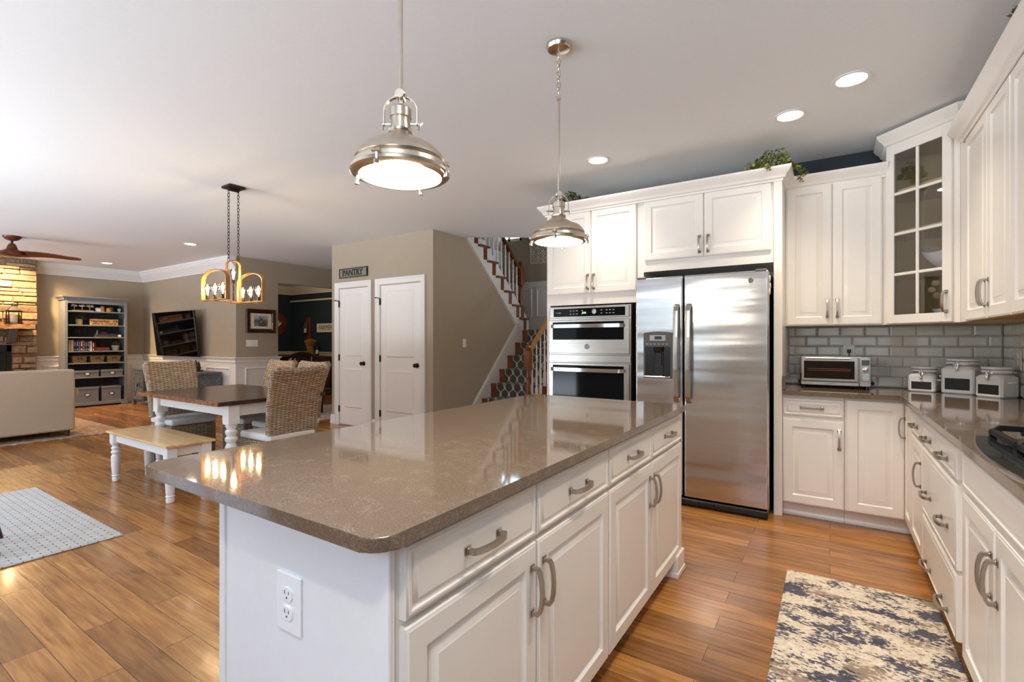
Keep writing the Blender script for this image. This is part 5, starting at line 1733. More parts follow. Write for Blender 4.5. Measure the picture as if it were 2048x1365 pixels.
tag(b.build('hall_rug', M['dining_rug'], None, loc=(-7.56, 5.70, 0.0005)), 'faded ivory rug in the hall left of the pantry doors', 'rug')
st = thing('stool', 'dark red wooden stool foot on the pale braided rug at the left edge', 'stool', (-4.295, 0.603, 0.011))
b = MB(); b.lathe([(0, 0.44), (0.165, 0.44), (0.175, 0.45), (0.175, 0.462), (0.165, 0.472), (0, 0.468)], n=28); b.build('seat', M['mahog'], st)
for k in range(4):
    a = R(32.5 + 90 * k)
    b = MB(); b.tube([(0.262 * math.cos(a), 0.262 * math.sin(a), 0.0), (0.19 * math.cos(a), 0.19 * math.sin(a), 0.25), (0.12 * math.cos(a), 0.12 * math.sin(a), 0.445)], [0.013, 0.017, 0.019], 12); b.build('leg', M['mahog'], st)

# ------------------------------------------------------------------ wall things
def sign(name, label, loc, rz, w, h, mat, txt, size, frame=None, th=0.018, sx=1.0, bold=0.0):
    t = thing(name, label, 'sign', loc, rz)
    b = MB(); b.box(-w / 2, w / 2, -th, 0, -h / 2, h / 2, 0.003); b.build('board', mat, t)
    if frame:
        b = MB()
        b.frame(-w / 2 - 0.002, w / 2 + 0.002, -h / 2 - 0.002, h / 2 + 0.002, [(0, 0), (0, -th - 0.006), (0.010, -th - 0.006), (0.012, -th)])
        b.build('frame', frame, t)
    for body, sz, dz in txt:
        text('lettering', body, sz, M['ink'], t, (0, -th - 0.001, dz), ext=0.0012, sx=sx, bold=bold)
    return t
pg = sign('pantry_sign', 'small galvanised PANTRY sign on the wall above the left pantry door', (-5.945, YP - 0.001, 2.29), 0, 0.62, 0.135, M['galv'], [], 0.1, M['bronze'])
PL = text('lettering', 'PANTRY', 0.118, M['ink'], pg, (-0.01, -0.0195, 0.0), ext=0.0015, sx=1.02, bold=0.003)
# slab serifs on the letters
b = MB()
bb = [v.co for v in PL.data.vertices]
lo, hi = min(p.y for p in bb), max(p.y for p in bb)
def serif(cx, top, w=0.030):
    z = hi if top else lo
    b.box(-0.01 + cx * 1.02 - w / 2, -0.01 + cx * 1.02 + w / 2, -0.021, -0.018, z - 0.008, z + 0.004) if top else b.box(-0.01 + cx * 1.02 - w / 2, -0.01 + cx * 1.02 + w / 2, -0.021, -0.018, z - 0.004, z + 0.008)
isl = sorted({round(p.x, 3) for p in bb if abs(p.y - lo) < 0.004})
cl = []
for x in isl:
    if cl and x - cl[-1][-1] < 0.02:
        cl[-1].append(x)
    else:
        cl.append([x])
for g in cl:
    serif((g[0] + g[-1]) / 2, False)
b.build('serifs', M['ink'], pg)

fp = thing('framed_photo', 'dark framed donkey photograph on the wall left of the dining room opening', 'picture', (-8.599, 4.886, 1.628), R(90))
b = MB()
hw, hh = 0.268, 0.212
b.frame(-hw, hw, -hh, hh, [(0, 0), (0, -0.026), (0.008, -0.034), (0.03, -0.036), (0.045, -0.028), (0.052, -0.030), (0.064, -0.022), (0.075, -0.016), (0.075, 0)])
b.build('frame', M['mahog'], fp)
b = MB(); b.box(-hw + 0.06, hw - 0.06, -0.012, -0.004, -hh + 0.06, hh - 0.06); b.build('mount', M['paper'], fp)
b = MB(); b.box(-0.125, 0.125, -0.0135, -0.012, -0.095, 0.10); ph = b.build('photo', M['photo'], fp)
b = MB()
def blob(pts, y):
    b.prism(pts, 'y', y, y - 0.0008)
blob([(-0.045, -0.095), (-0.04, -0.03), (-0.012, 0.01), (0.03, 0.0), (0.07, -0.03), (0.10, -0.06), (0.105, -0.095)], -0.0136)
blob([(0.0 + 0.026 * math.cos(R(a)), 0.018 + 0.042 * math.sin(R(a))) for a in range(0, 360, 24)], -0.0146)
blob([(-0.02, 0.045), (-0.036, 0.088), (-0.022, 0.096), (-0.006, 0.055)], -0.0146)
blob([(0.02, 0.045), (0.038, 0.084), (0.048, 0.076), (0.026, 0.035)], -0.0146)
b.build('donkey_figure', M['grey_plastic'], fp)
b = MB(); b.prism([(0.0 + 0.013 * math.cos(R(a)), -0.012 + 0.014 * math.sin(R(a))) for a in range(0, 360, 30)], 'y', -0.0155, -0.0150); b.build('donkey_muzzle', M['lt_grey'], fp)
def switch(label, loc, rz, n):
    w = 0.046 * n + 0.028
    t = thing('light_switch', label, 'light switch', loc, rz)
    b = MB(); b.box(-w / 2, w / 2, -0.006, 0, -0.06, 0.06, 0.003, 2); b.build('cover_plate', M['white_plastic'], t)
    for i in range(n):
        x = (i - (n - 1) / 2) * 0.046
        b = MB(); b.box(x - 0.0055, x + 0.0055, -0.008, -0.005, -0.012, 0.012, 0.001); b.box(x - 0.004, x + 0.004, -0.016, -0.006, -0.004, 0.008, 0.002); b.build('toggle', M['white_plastic'], t)
    return t
switch('four-gang white switch plate below the framed donkey photograph', (-8.599, 4.727, 1.23), R(90), 4)
switch('single white light switch on the dark taupe wall beside the stairs', (-4.369, 5.452, 1.24), R(90), 1)

# ------------------------------------------------------------------ living room: stone chimney, sofa, fan
FY0, FY1, FXF = 0.7, 2.70, -12.02
fpz = thing('stone_fireplace', 'stacked ledge-stone chimney breast behind the sofa, lit amber from above', 'fireplace', (-12.35, 0, 0))
rnd = random.Random(21)
b = MB()
oy0, oy1, oz = 1.25, 2.37, 1.20
b.box(0.002, 0.27, FY0, oy0, 0, HC - 0.004); b.box(0.002, 0.27, oy1, FY1 - 0.03, 0, HC - 0.004); b.box(0.002, 0.27, oy0, oy1, oz, HC - 0.004)
z = 0.0
while z < HC - 0.03:
    h = rnd.choice((0.05, 0.07, 0.09, 0.11, 0.13))
    if z + h > HC - 0.03:
        h = HC - 0.004 - z
    y = FY0
    while y < FY1 - 0.01:
        w = rnd.uniform(0.14, 0.46)
        y1 = min(y + w, FY1)
        if FY1 - y1 < 0.1:
            y1 = FY1
        if not (z < oz - 0.01 and y1 > oy0 and y < oy1):
            d = rnd.uniform(0.285, 0.335)
            hz = h * rnd.uniform(0.9, 1.0)
            b.box(0.2, d, y + 0.004, y1 - 0.004 + (rnd.uniform(-.01, .015) if y1 == FY1 else 0), z + 0.004, z + hz - 0.003, 0.012, 1)
        elif z < oz - 0.01:
            for a0, a1 in ((y, min(y1, oy0)), (max(y, oy1), y1)):
                if a1 - a0 > 0.03:
                    b.box(0.2, rnd.uniform(0.285, 0.335), a0 + 0.004, a1 - 0.004, z + 0.004, z + h - 0.003, 0.012, 1)
        y = y1
    # side returns of the same courses
    x = 0.0
    while x < 0.27:
        x1 = min(0.29, x + rnd.uniform(0.1, 0.2))
        b.box(x + 0.003, x1, FY1 - 0.06, FY1 + rnd.uniform(-.008, .012), z + 0.004, z + h - 0.004, 0.01)
        x = x1
    z += h
b.build('stonework', M['stone'], fpz, smooth=20)
b = MB(); b.box(0.10, 0.30, oy0 + 0.0, oy0 + 0.05, 0, oz); b.box(0.10, 0.30, oy1 - 0.06, oy1, 0, oz); b.box(0.10, 0.30, oy0, oy1, oz - 0.12, oz, 0.004); b.box(0.05, 0.12, oy0, oy1, 0, oz)
b.box(0.2, 0.29, oy1 - 0.16, oy1 - 0.06, 0.1, oz - 0.12, 0.004)
b.build('firebox', M['black'], fpz)
b = MB()
n = 30
pts = [(0.60 + rnd.uniform(-.012, .012) , 0.95 + 1.66 * i / n) for i in range(n + 1)]
b.prism(pts + [(0.25, 2.61), (0.25, 0.95)], 'z', 1.485, 1.56, bev=0.006); b.build('mantel_shelf', M['mantel'], fpz, smooth=20)
for cy in (1.22, 2.36):
    b = MB(); b.prism([(0.28, 1.22), (0.36, 1.24), (0.50, 1.42), (0.52, 1.485), (0.28, 1.485)], 'y', cy - 0.055, cy + 0.055, bev=0.008); b.build('corbel', M['grey_plastic'], fpz, smooth=20)
ln = thing('lantern', 'dark metal lantern with ivory candle standing on the stone chimney mantel', 'lantern', (-11.90, 2.37, 1.56))
b = MB(); s = 0.085
b.box(-s, s, -s, s, 0, 0.018, 0.003)
for sx_ in (-1, 1):
    for sy_ in (-1, 1):
        b.box(sx_ * (s - 0.007) - 0.006, sx_ * (s - 0.007) + 0.006, sy_ * (s - 0.007) - 0.006, sy_ * (s - 0.007) + 0.006, 0.018, 0.23)
for zz in (0.03, 0.22):
    for sgn in (-1, 1):
        b.box(-s, s, sgn * (s - 0.005) - 0.004, sgn * (s - 0.005) + 0.004, zz, zz + 0.008); b.box(sgn * (s - 0.005) - 0.004, sgn * (s - 0.005) + 0.004, -s, s, zz, zz + 0.008)
b.box(-s - 0.008, s + 0.008, -s - 0.008, s + 0.008, 0.23, 0.242, 0.002)
def ring4(hw, z): return [b.v((sx_ * hw, sy_ * hw, z)) for sx_, sy_ in ((-1, -1), (1, -1), (1, 1), (-1, 1))]
A = ring4(0.085, 0.242); B2 = ring4(0.03, 0.31); D = ring4(0.028, 0.335)
for P_, Q_ in ((A, B2), (B2, D)):
    for i in range(4):
        b.f([P_[i], P_[(i + 1) % 4], Q_[(i + 1) % 4], Q_[i]])
b.f(D)
b.tube([(0.0, 0.022 * math.cos(a), 0.352 + 0.022 * math.sin(a)) for a in [2 * PI * j / 14 for j in range(14)]], 0.004, 6, closed=True)
b.build('frame', M['black_metal'], ln)
b = MB(); b.lathe([(0.046, 0.018), (0.046, 0.165), (0.038, 0.162), (0, 0.16)], n=20); b.build('candle', M['candle'], ln)

sf = thing('sofa', 'oatmeal tweed sofa with its straight back to the dining table', 'sofa', (-8.4, 2.26, 0), R(90))   # local x = +Y, back face at local y = 0 -> front is away (+y local = -X)
SL = 2.2
b = MB(); b.box(-SL, 0.0, 0.0, 0.16, 0.09, 0.895, 0.03, 3); b.build('back', M['sofa'], sf)
b = MB(); b.box(-SL + 0.02, -0.02, 0.16, 0.90, 0.09, 0.42, 0.03, 3); b.build('seat_base', M['sofa'], sf)
for xa in (-SL - 0.06, -0.10):
    b = MB(); b.box(xa + 0.02, xa + 0.14, 0.17, 0.92, 0.09, 0.56, 0.02, 2)
    b.tube([(xa + 0.095, 0.165, 0.575), (xa + 0.095, 0.93, 0.575)], 0.082, 18)
    b.build('arm', M['sofa'], sf, smooth=45)
for k in range(3):
    x0 = -SL + 0.12 + k * (SL - 0.24) / 3
    b = MB(); b.box(x0, x0 + (SL - 0.24) / 3 - 0.01, 0.17, 0.90, 0.42, 0.56, 0.04, 4); b.build('seat_cushion', M['sofa'], sf)
    b = MB(); b.box(x0, x0 + (SL - 0.24) / 3 - 0.01, 0.165, 0.34, 0.56, 0.86, 0.05, 4); b.build('back_cushion', M['sofa'], sf)
for x in (-SL + 0.08, -0.075):
    for y in (0.05, 0.82):
        b = MB(); b.lathe([(0.022, 0.0125), (0.034, 0.095)], (x, y, 0), 4); b.build('leg', M['sofa_leg'], sf, smooth=0)

fn = thing('ceiling_fan', 'walnut three-blade ceiling fan over the sofa', 'ceiling fan', (-9.592, 1.892, HC))
b = MB(); b.lathe([(0.098, 0), (0.095, -0.02), (0.07, -0.05), (0.035, -0.065), (0.0, -0.066)], n=30); b.build('canopy', M['fanwood'], fn)
b = MB(); b.tube([(0, 0, -0.06), (0, 0, -0.13)], 0.014, 12); b.build('downrod', M['bronze'], fn)
b = MB(); b.lathe([(0.0, -0.10), (0.03, -0.105), (0.045, -0.13), (0.062, -0.185), (0.07, -0.19), (0.11, -0.215), (0.135, -0.245), (0.14, -0.265), (0.10, -0.285), (0, -0.29)], n=32); b.build('motor_housing', M['fanwood'], fn)
for k in range(3):
    b = MB(); a = R(64 + 120 * k)
    b.M = Matrix.Rotation(a, 4, 'Z')
    n = 16
    top, bot = [], []
    for i in range(n + 1):
        t_ = i / n; r = 0.09 + 0.65 * t_
        cw = 0.075 * (1 - 0.42 * t_) * (1 - max(0, (t_ - 0.93)) * 9)
        z = -0.245 + 0.012 * math.sin(PI * min(1, t_ * 1.3)) - 0.02 * t_ ** 2
        tw_ = -0.42 * (1 - t_ * 0.4)
        top.append([b.v((r, s_ * cw, z + s_ * cw * tw_ + 0.005)) for s_ in (-1, 0, 1)]); bot.append([b.v((r, s_ * cw, z + s_ * cw * tw_ - 0.005)) for s_ in (-1, 0, 1)])
    for i in range(n):
        for j in range(2):
            b.f([top[i][j], top[i + 1][j], top[i + 1][j + 1], top[i][j + 1]]); b.f([bot[i][j], bot[i][j + 1], bot[i + 1][j + 1], bot[i + 1][j]])
        for j in (0, 2):
            b.f([top[i][j], bot[i][j], bot[i + 1][j], top[i + 1][j]])
    b.f(top[0] + bot[0][::-1]); b.f(top[n] + bot[n][::-1])
    b.build('blade', M['fanwood'], fn, smooth=50)

# ------------------------------------------------------------------ television and its console
tl = thing('television', 'large flat television tilted down on the taupe wall above the console', 'television', (-10.52, 4.30, 1.405))
tl.rotation_euler = (R(6), 0, R(0))
hw, hh = 0.86, 0.43
b = MB(); b.box(-hw, hw, -0.02, 0.02, -hh, hh, 0.006); b.build('bezel', M['black'], tl)
b = MB(); b.box(-hw + 0.008, hw - 0.008, -0.022, -0.019, -hh + 0.012, hh - 0.008); b.build('screen', M['tv_glass'], tl)
b = MB(); b.box(-0.2, 0.2, 0.02, 0.06, -0.2, 0.2, 0.01); b.box(-0.06, 0.06, 0.05, 0.145, -0.05, 0.05); b.build('wall_bracket', M['black_metal'], tl)
cs = thing('media_console', 'weathered blue-grey farmhouse media console under the television', 'cabinet', (-11.74, 4.03, 0))
L, D, H = 2.78, 0.36, 0.73
b = MB()
b.box(0.02, L - 0.02, 0.02, D, 0.08, 0.10); b.box(0.03, L - 0.03, D - 0.02, D, 0.1, H - 0.04); b.box(0.02, 0.05, 0.02, D, 0.08, H - 0.04); b.box(L - 0.05, L - 0.02, 0.02, D, 0.08, H - 0.04)
for x in (0.5, 1.05, 1.70, 2.26):
    b.box(x - 0.02, x + 0.02, 0.005, D, 0.08, H - 0.04)
b.box(0.5, 2.26, 0.02, D, 0.48, 0.50)
for x in (0.03, L - 0.03):
    for y in (0.03, D - 0.03):
        b.box(x - 0.03, x + 0.03, y - 0.03, y + 0.03, 0, 0.09, 0.004)
b.build('carcass', M['barn'], cs, smooth=20)
b = MB(); b.box(-0.01, L + 0.01, -0.015, D + 0.005, H - 0.04, H, 0.004); b.build('top', M['barn'], cs)
for (x0, x1) in ((0.04, 0.48), (2.28, L - 0.04)):
    b = MB()
    b.frame(x0, x1, 0.11, 0.68, [(0, 0.016), (0, -0.002), (0.002, -0.004), (0.058, -0.004), (0.06, -0.002), (0.06, 0.016)])
    b.box(x0 + 0.05, x1 - 0.05, 0.006, 0.016, 0.15, 0.64)
    strip2 = [((x0 + 0.06, 0.17), (x1 - 0.06, 0.62)), ((x0 + 0.06, 0.62), (x1 - 0.06, 0.17))]
    for p, q in strip2:
        p, q = Vector(p), Vector(q); d = (q - p).normalized(); nn = Vector((-d.y, d.x)) * 0.025
        b.prism([p + nn, q + nn, q - nn, p - nn], 'y', -0.002, 0.012)
    dd = b.build('door', M['barn'], cs)
    h = MB(); h.tube([(x1 - 0.03, -0.006, 0.36), (x1 - 0.03, -0.03, 0.365), (x1 - 0.03, -0.03, 0.44), (x1 - 0.03, -0.006, 0.445)], 0.006, 8); h.build('handle', M['black_metal'], dd)
dc = thing('table_ornament', 'dark pointed ornament on the media console, behind the left wicker chair', 'ornament', (-9.62, 4.20, 0.73))
b = MB(); b.box(-0.30, 0.30, -0.06, 0.06, 0, 0.025, 0.005); b.build('tray', M['bronze'], dc)
b = MB()
for i, hgt in enumerate((0.19, 0.21, 0.15, 0.17, 0.21, 0.19)):
    b.lathe([(0.028, 0.025), (0.038, 0.06), (0.03, hgt * 0.65), (0.012, hgt * 0.9), (0, hgt)], (-0.25 + i * 0.1, 0, 0), 8)
b.build('finials', M['bronze'], dc)

# ------------------------------------------------------------------ bookcase and what stands on it
KX, KY = -11.95, 3.06
bk = thing('bookcase', 'tall blue-grey open bookcase in the corner behind the sofa', 'bookcase', (KX, KY, 0), R(90))
KW, KD = 0.96, 0.37
b = MB()
b.box(0, 0.03, 0, KD, 0, 2.05, 0.002); b.box(KW - 0.03, KW, 0, KD, 0, 2.05, 0.002); b.box(0, KW, 0, KD, 2.03, 2.06)
b.box(0, 0.04, -0.006, 0.012, 0, 2.05, 0.002); b.box(KW - 0.04, KW, -0.006, 0.012, 0, 2.05, 0.002); b.box(0.04, KW - 0.04, -0.004, 0.012, 1.985, 2.05)
b.box(0.04, KW - 0.04, -0.006, 0.012, 0.03, 0.085)
b.build('frame', M['grey_furn'], bk)
b = MB()
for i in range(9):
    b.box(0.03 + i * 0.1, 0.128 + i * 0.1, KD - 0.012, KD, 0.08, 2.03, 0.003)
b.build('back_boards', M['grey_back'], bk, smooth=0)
SH = [1.845, 1.58, 1.345, 1.077, 0.85, 0.572, 0.088]
for z in SH:
    b = MB(); b.box(0.03, KW - 0.03, 0.002, KD - 0.013, z - 0.022, z, 0.003); b.build('shelf', M['grey_furn'], bk)
b = MB(); b.molding([(-0.0, KD), (0, 0), (KW, 0), (KW, KD)], [(0, 2.045), (0.01, 2.045), (0.014, 2.06), (0.04, 2.095), (0.05, 2.10), (0.05, 2.118), (0, 2.118)]); b.box(0.0, KW, 0.0, KD, 2.06, 2.117)
b.build('cornice', M['grey_furn'], bk)
b = MB()
for x0, x1 in ((-0.012, 0.10), (KW - 0.10, KW + 0.012)):
    b.box(x0, x1, -0.014, 0.03, 0, 0.035, 0.004)
b.build('foot', M['grey_furn'], bk)
def K(px, depth=0.10):      # picture column on the bookcase front -> local x
    return (px - 142) / 129.0 + 0.086 + 0.003
def KW_(x, y):              # bookcase local -> world xy
    return (KX - y, KY + x)
def kthing(name, label, cat, x, y, z, group=None):
    wx, wy = KW_(x, y)
    return thing(name, label, cat, (wx, wy, z + 0.0005), R(90), group)
t = kthing('flower_ornament', 'three white cotton blooms on a wooden strip on the top bookcase shelf', 'ornament', K(167), 0.12, SH[0])
b = MB(); b.box(-0.16, 0.16, -0.05, 0.05, 0, 0.02, 0.003); b.build('base', M['sign_wood'], t)
for i in range(3):
    x = -0.115 + i * 0.115
    b = MB(); b.tube([(x, 0, 0.02), (x, 0, 0.08)], 0.008, 8); b.build('stem', M['lt_grey'], t)
    b = MB(); r2 = random.Random(i)
    for k in range(16):
        a, u = r2.uniform(0, 2 * PI), r2.uniform(0, 1)
        b.ball((x + 0.045 * u * math.cos(a), 0.045 * u * math.sin(a), 0.095 + r2.uniform(0, 0.02)), 0.018, 6)
    b.build('bloom', M['flower'], t)
t = kthing('candle_box', 'white square candle holder on the top bookcase shelf', 'candle', K(197.5), 0.10, SH[0])
b = MB(); b.box(-0.036, 0.036, -0.036, 0.036, 0, 0.075, 0.004); b.build('holder', M['white_label'], t)
b = MB(); b.lathe([(0.025, 0.075), (0.02, 0.079), (0, 0.08)], n=14); b.build('candle', M['candle'], t)
def jar(label, px, y, r, h):
    t = kthing('storage_jar', label, 'jar', K(px), y, SH[0], 'amber jars on the bookcase')
    b = MB(); b.lathe([(r * 0.9, 0), (r, 0.006), (r, h * 0.78), (r * 0.8, h * 0.85)], n=18); b.build('jar', M['gold'], t)
    b = MB(); b.lathe([(r * 0.84, h * 0.84), (r * 0.84, h * 0.95), (r * 0.5, h), (0, h)], n=18); b.build('lid', M['straw'], t)
jar('tall amber jar left of the other two on the top bookcase shelf', 206.5, 0.10, 0.034, 0.118)
jar('round amber jar in the middle of the top bookcase shelf group', 218.5, 0.09, 0.040, 0.085)
jar('amber jar standing behind the round one, on its right, on the top bookcase shelf', 226.5, 0.17, 0.036, 0.11)
t = kthing('number_ornament', 'white figure nine standing at the right end of the top bookcase shelf', 'ornament', K(241), 0.10, SH[0])
text('figure', '9', 0.10, M['white_label'], t, (0, 0, 0.036), ext=0.012, bold=0.004)
def leaves(b, c, r, h, n, seed, rl=(0.012, 0.022)):
    rr = random.Random(seed)
    for _ in range(n):
        a, u = rr.uniform(0, 2 * PI), rr.uniform(0, 1)
        add_leaf(b, (c[0] + r * math.sqrt(u) * math.cos(a), c[1] + r * math.sqrt(u) * math.sin(a), c[2] + rr.uniform(0, h)), rr.uniform(*rl), rr)
t = kthing('potted_plant', 'dark leafy plant in a woven tan pot on the second bookcase shelf', 'plant', K(161.5), 0.13, SH[1])
b = MB(); b.lathe([(0.044, 0), (0.05, 0.006), (0.054, 0.10), (0.058, 0.11), (0.048, 0.112), (0, 0.10)], n=20); b.build('pot', M['burlap'], t)
b = MB(); leaves(b, (0, 0, 0.105), 0.10, 0.11, 120, 2); b.build('foliage', M['mixleaf'], t, smooth=0)
t = kthing('town_sign', 'honey wood sign with town name and coordinates on the second bookcase shelf', 'sign', K(209), 0.06, SH[1])
b = MB(); b.box(-0.222, 0.222, 0, 0.02, 0, 0.118, 0.002); b.build('board', M['sign_wood'], t)
text('lettering', 'Haymarket \u00b7 VA', 0.066, M['ink'], t, (0, -0.001, 0.079), ext=0.001, bold=0.0012)
text('lettering', '38.8121\u00b0 N   77.6364\u00b0 W', 0.036, M['ink'], t, (0, -0.001, 0.028), ext=0.001, bold=0.001)
t = kthing('metal_orb', 'dark bronze openwork orb on the third bookcase shelf', 'ornament', K(157), 0.14, SH[2])
b = MB()
for i in range(7):
    b.M = Matrix.Translation((0, 0, 0.092)) @ Matrix.Rotation(i * 0.45, 4, 'Z') @ Matrix.Rotation(R(62 + 14 * (i % 3)), 4, 'X')
    b.tube([(0.086 * math.cos(a), 0.086 * math.sin(a), 0) for a in [2 * PI * j / 30 for j in range(30)]], 0.005, 6, closed=True)
b.build('bands', M['bronze'], t)
def flatbook(label, px, z, w, h, m, group):
    t = kthing('book', label, 'book', K(px), 0.13, z, group)
    b = MB(); b.box(-w / 2, w / 2, -0.08, 0.08, 0, 0.003); b.box(-w / 2, w / 2, -0.08, 0.08, h - 0.003, h); b.box(-w / 2, w / 2, -0.082, -0.078, 0, h); b.build('cover', M[m], t)
    b = MB(); b.box(-w / 2 + 0.004, w / 2 - 0.004, -0.077, 0.075, 0.003, h - 0.003); b.build('pages', M['paper'], t)
flatbook('brown book lying at the bottom of the stack on the third bookcase shelf', 213, SH[2], 0.34, 0.034, 'book_brown', 'lying books on the bookcase')
flatbook('dark navy book lying on the brown one on the third bookcase shelf', 215, SH[2] + 0.0355, 0.32, 0.034, 'book_navy', 'lying books on the bookcase')
t = kthing('ornament_box', 'small red-orange box on top of the stacked books, third bookcase shelf', 'ornament', K(210), 0.12, SH[2] + 0.071)
b = MB(); b.box(-0.045, 0.045, -0.03, 0.03, 0, 0.028, 0.004); b.build('box', M['book_red'], t); b = MB(); b.lathe([(0.03, 0.028), (0.02, 0.038), (0, 0.045)], n=14); b.build('lid', M['redwood'], t)
t = kthing('figurine', 'small pale figurine on the stacked books on the third bookcase shelf', 'ornament', K(197), 0.12, SH[2] + 0.071)
b = MB(); b.lathe([(0.018, 0), (0.02, 0.008), (0.012, 0.02), (0.016, 0.04), (0.008, 0.052), (0.011, 0.062), (0, 0.07)], n=14); b.build('body', M['lt_grey'], t)
t = kthing('round_clock', 'small white round clock at the right end of the third bookcase shelf', 'clock', K(240.5), 0.06, SH[2])
b = MB(); b.M = Matrix.Translation((0, 0, 0.027)) @ Matrix.Rotation(R(90), 4, 'X'); b.lathe([(0, -0.02), (0.026, -0.02), (0.028, 0.0), (0.026, 0.015), (0, 0.016)], n=20); b.build('face', M['white_label'], t)
BK = [('red', .016, .205), ('tan', .034, .208), ('cream', .040, .208), ('black', .020, .212), ('black', .018, .200), ('navy', .036, .212), ('blue', .018, .206), ('maroon', .046, .214), ('white', .012, .204), ('navy', .020, .205), ('teal', .026, .198), ('black', .026, .204), ('cream', .014, .188), ('white', .032, .190), ('red', .036, .178), ('red', .014, .165), ('brown', .016, .12)]
lab = ['thin dark red book at the left end of the bookcase row', 'tan book second from the left in the upright bookcase row', 'cream book beside the tan one in the upright bookcase row', 'black book just right of the cream one in the bookcase row', 'black book just left of the tall navy one in the bookcase row',
       'tall navy book in the upright bookcase row', 'slim light blue book between navy and maroon in the bookcase row', 'thick maroon book in the middle of the bookcase row', 'slim white spine just right of the maroon book', 'navy book just left of the teal one in the bookcase row', 'teal book in the upright bookcase row', 'black book just right of the teal one', 'slim cream book just left of the wide white one', 'wide white book near the right of the bookcase row', 'wide bright red book near the right end of the row', 'thin red book just right of the wide red one', 'short brown book at the right end of the row']
x = 0.046
rk = random.Random(8)
for (m, w, h), lb in zip(BK, lab):
    t = kthing('book', lb, 'book', x + w / 2, 0.05, SH[3], 'upright books on the bookcase')
    b = MB(); b.box(-w / 2 + .0005, w / 2 - .0005, 0, 0.003, 0, h); b.box(-w / 2 + .0005, -w / 2 + 0.003, 0, 0.15, 0, h); b.box(w / 2 - 0.003, w / 2 - .0005, 0, 0.15, 0, h)
    b.build('cover', M['book_' + m], t, smooth=0)
    b = MB(); b.box(-w / 2 + 0.003, w / 2 - 0.003, 0.003, 0.146, 0.003, h - 0.004); b.build('pages', M['paper'], t, smooth=0)
    if w > 0.017 and m not in ('cream', 'tan', 'white'):
        b = MB(); b.box(-w * 0.22, w * 0.22, -0.0008, 0.0004, h * 0.45, h * 0.85); b.box(-w * 0.22, w * 0.22, -0.0008, 0.0004, h * 0.1, h * 0.2); b.build('spine_label', M['paper'] if m in ('red', 'maroon') else M['lt_grey'], t, smooth=0)
    x += w + 0.0008
flatbook('dark green book lying on the fourth bookcase shelf under a red one', 206, SH[3], 0.21, 0.03, 'book_green', 'lying books on the bookcase')
flatbook('red book lying on the green one on the fourth bookcase shelf', 206, SH[3] + 0.0315, 0.2, 0.034, 'book_red', 'lying books on the bookcase')
t = kthing('potted_plant', 'yellow-flowered plant in a pale ribbed pot on the fourth bookcase shelf', 'plant', K(234), 0.12, SH[3])
b = MB(); b.lathe([(0.042, 0), (0.05, 0.004), (0.066, 0.085), (0.070, 0.092), (0.070, 0.105), (0.06, 0.105), (0, 0.095)], n=22); b.build('pot', M['lt_grey'], t)
b = MB(); leaves(b, (0, 0, 0.10), 0.075, 0.075, 80, 5, (0.01, 0.018)); b.build('foliage', M['yellow_leaf'], t, smooth=0)
def basket(label, px):
    t = kthing('basket', label, 'basket', K(px), 0.14, SH[4], 'small baskets on the bookcase')
    w = 0.115
    def rr_(s, z): return [b.v((x * s, y * s, z)) for x, y in rrect(-w, w, -0.115, 0.115, 0.03, 4)]
    b = MB()
    L = [rr_(0.88, 0), rr_(0.90, 0.004), rr_(1.0, 0.11), rr_(1.03, 0.115), rr_(1.03, 0.125), rr_(0.95, 0.125), rr_(0.84, 0.012)]
    n = len(L[0])
    b.f(L[0]); b.f(L[-1])
    for A, B in zip(L, L[1:]):
        for i in range(n):
            b.f([A[i], A[(i + 1) % n], B[(i + 1) % n], B[i]])
    b.build('body', M['basket'], t)
    b = MB()
    for x in (-0.022, 0.022):
        b.box(x - 0.014, x + 0.014, -0.117, -0.105, 0.074, 0.096)
    b.build('handle_hole', M['dark_gap'], t, smooth=0)
basket('leftmost of three seagrass baskets on the bookcase', 159.5)
basket('middle one of three seagrass baskets on the bookcase', 194.5)
basket('rightmost of three seagrass baskets on the bookcase', 228.5)
def gbox(label, px0, px1, z, h):
    x0, x1 = K(px0), K(px1); w = (x1 - x0) / 2
    t = kthing('storage_box', label, 'storage box', (x0 + x1) / 2, 0.16, z, 'grey storage boxes on the bookcase')
    b = MB(); b.box(-w + 0.006, w - 0.006, -0.135, 0.135, 0, h - 0.03, 0.003); b.build('box', M['grey_box'], t)
    b = MB(); b.box(-w, w, -0.141, 0.141, h - 0.04, h, 0.004); b.build('lid', M['grey_box'], t)
    b = MB(); b.M = Matrix.Translation((0, -0.136, h * 0.5)) @ Matrix.Rotation(R(90), 4, 'X') @ Matrix.Diagonal((1.5, 1, 1, 1))
    b.lathe([(0.030, 0), (0.030, 0.003), (0.024, 0.004), (0.022, 0.002)], n=24, cap=False); b.build('label_holder', M['bronze'], t)
    b = MB(); b.M = Matrix.Translation((0, -0.1362, h * 0.5)) @ Matrix.Rotation(R(90), 4, 'X') @ Matrix.Diagonal((1.5, 1, 1, 1)); b.lathe([(0.0235, 0), (0.0235, 0.002), (0, 0.002)], n=24); b.build('label_card', M['white_label'], t)
gbox('shallow grey lidded box left on the lower bookcase shelf', 150, 197, SH[5], 0.128)
gbox('shallow grey lidded box right on the lower bookcase shelf', 200.5, 247, SH[5], 0.132)
gbox('deep grey lidded box on the bookcase bottom, half behind the sofa', 150, 197, SH[6], 0.29)
gbox('deep grey lidded box right on the bookcase bottom shelf', 202, 243, SH[6], 0.29)

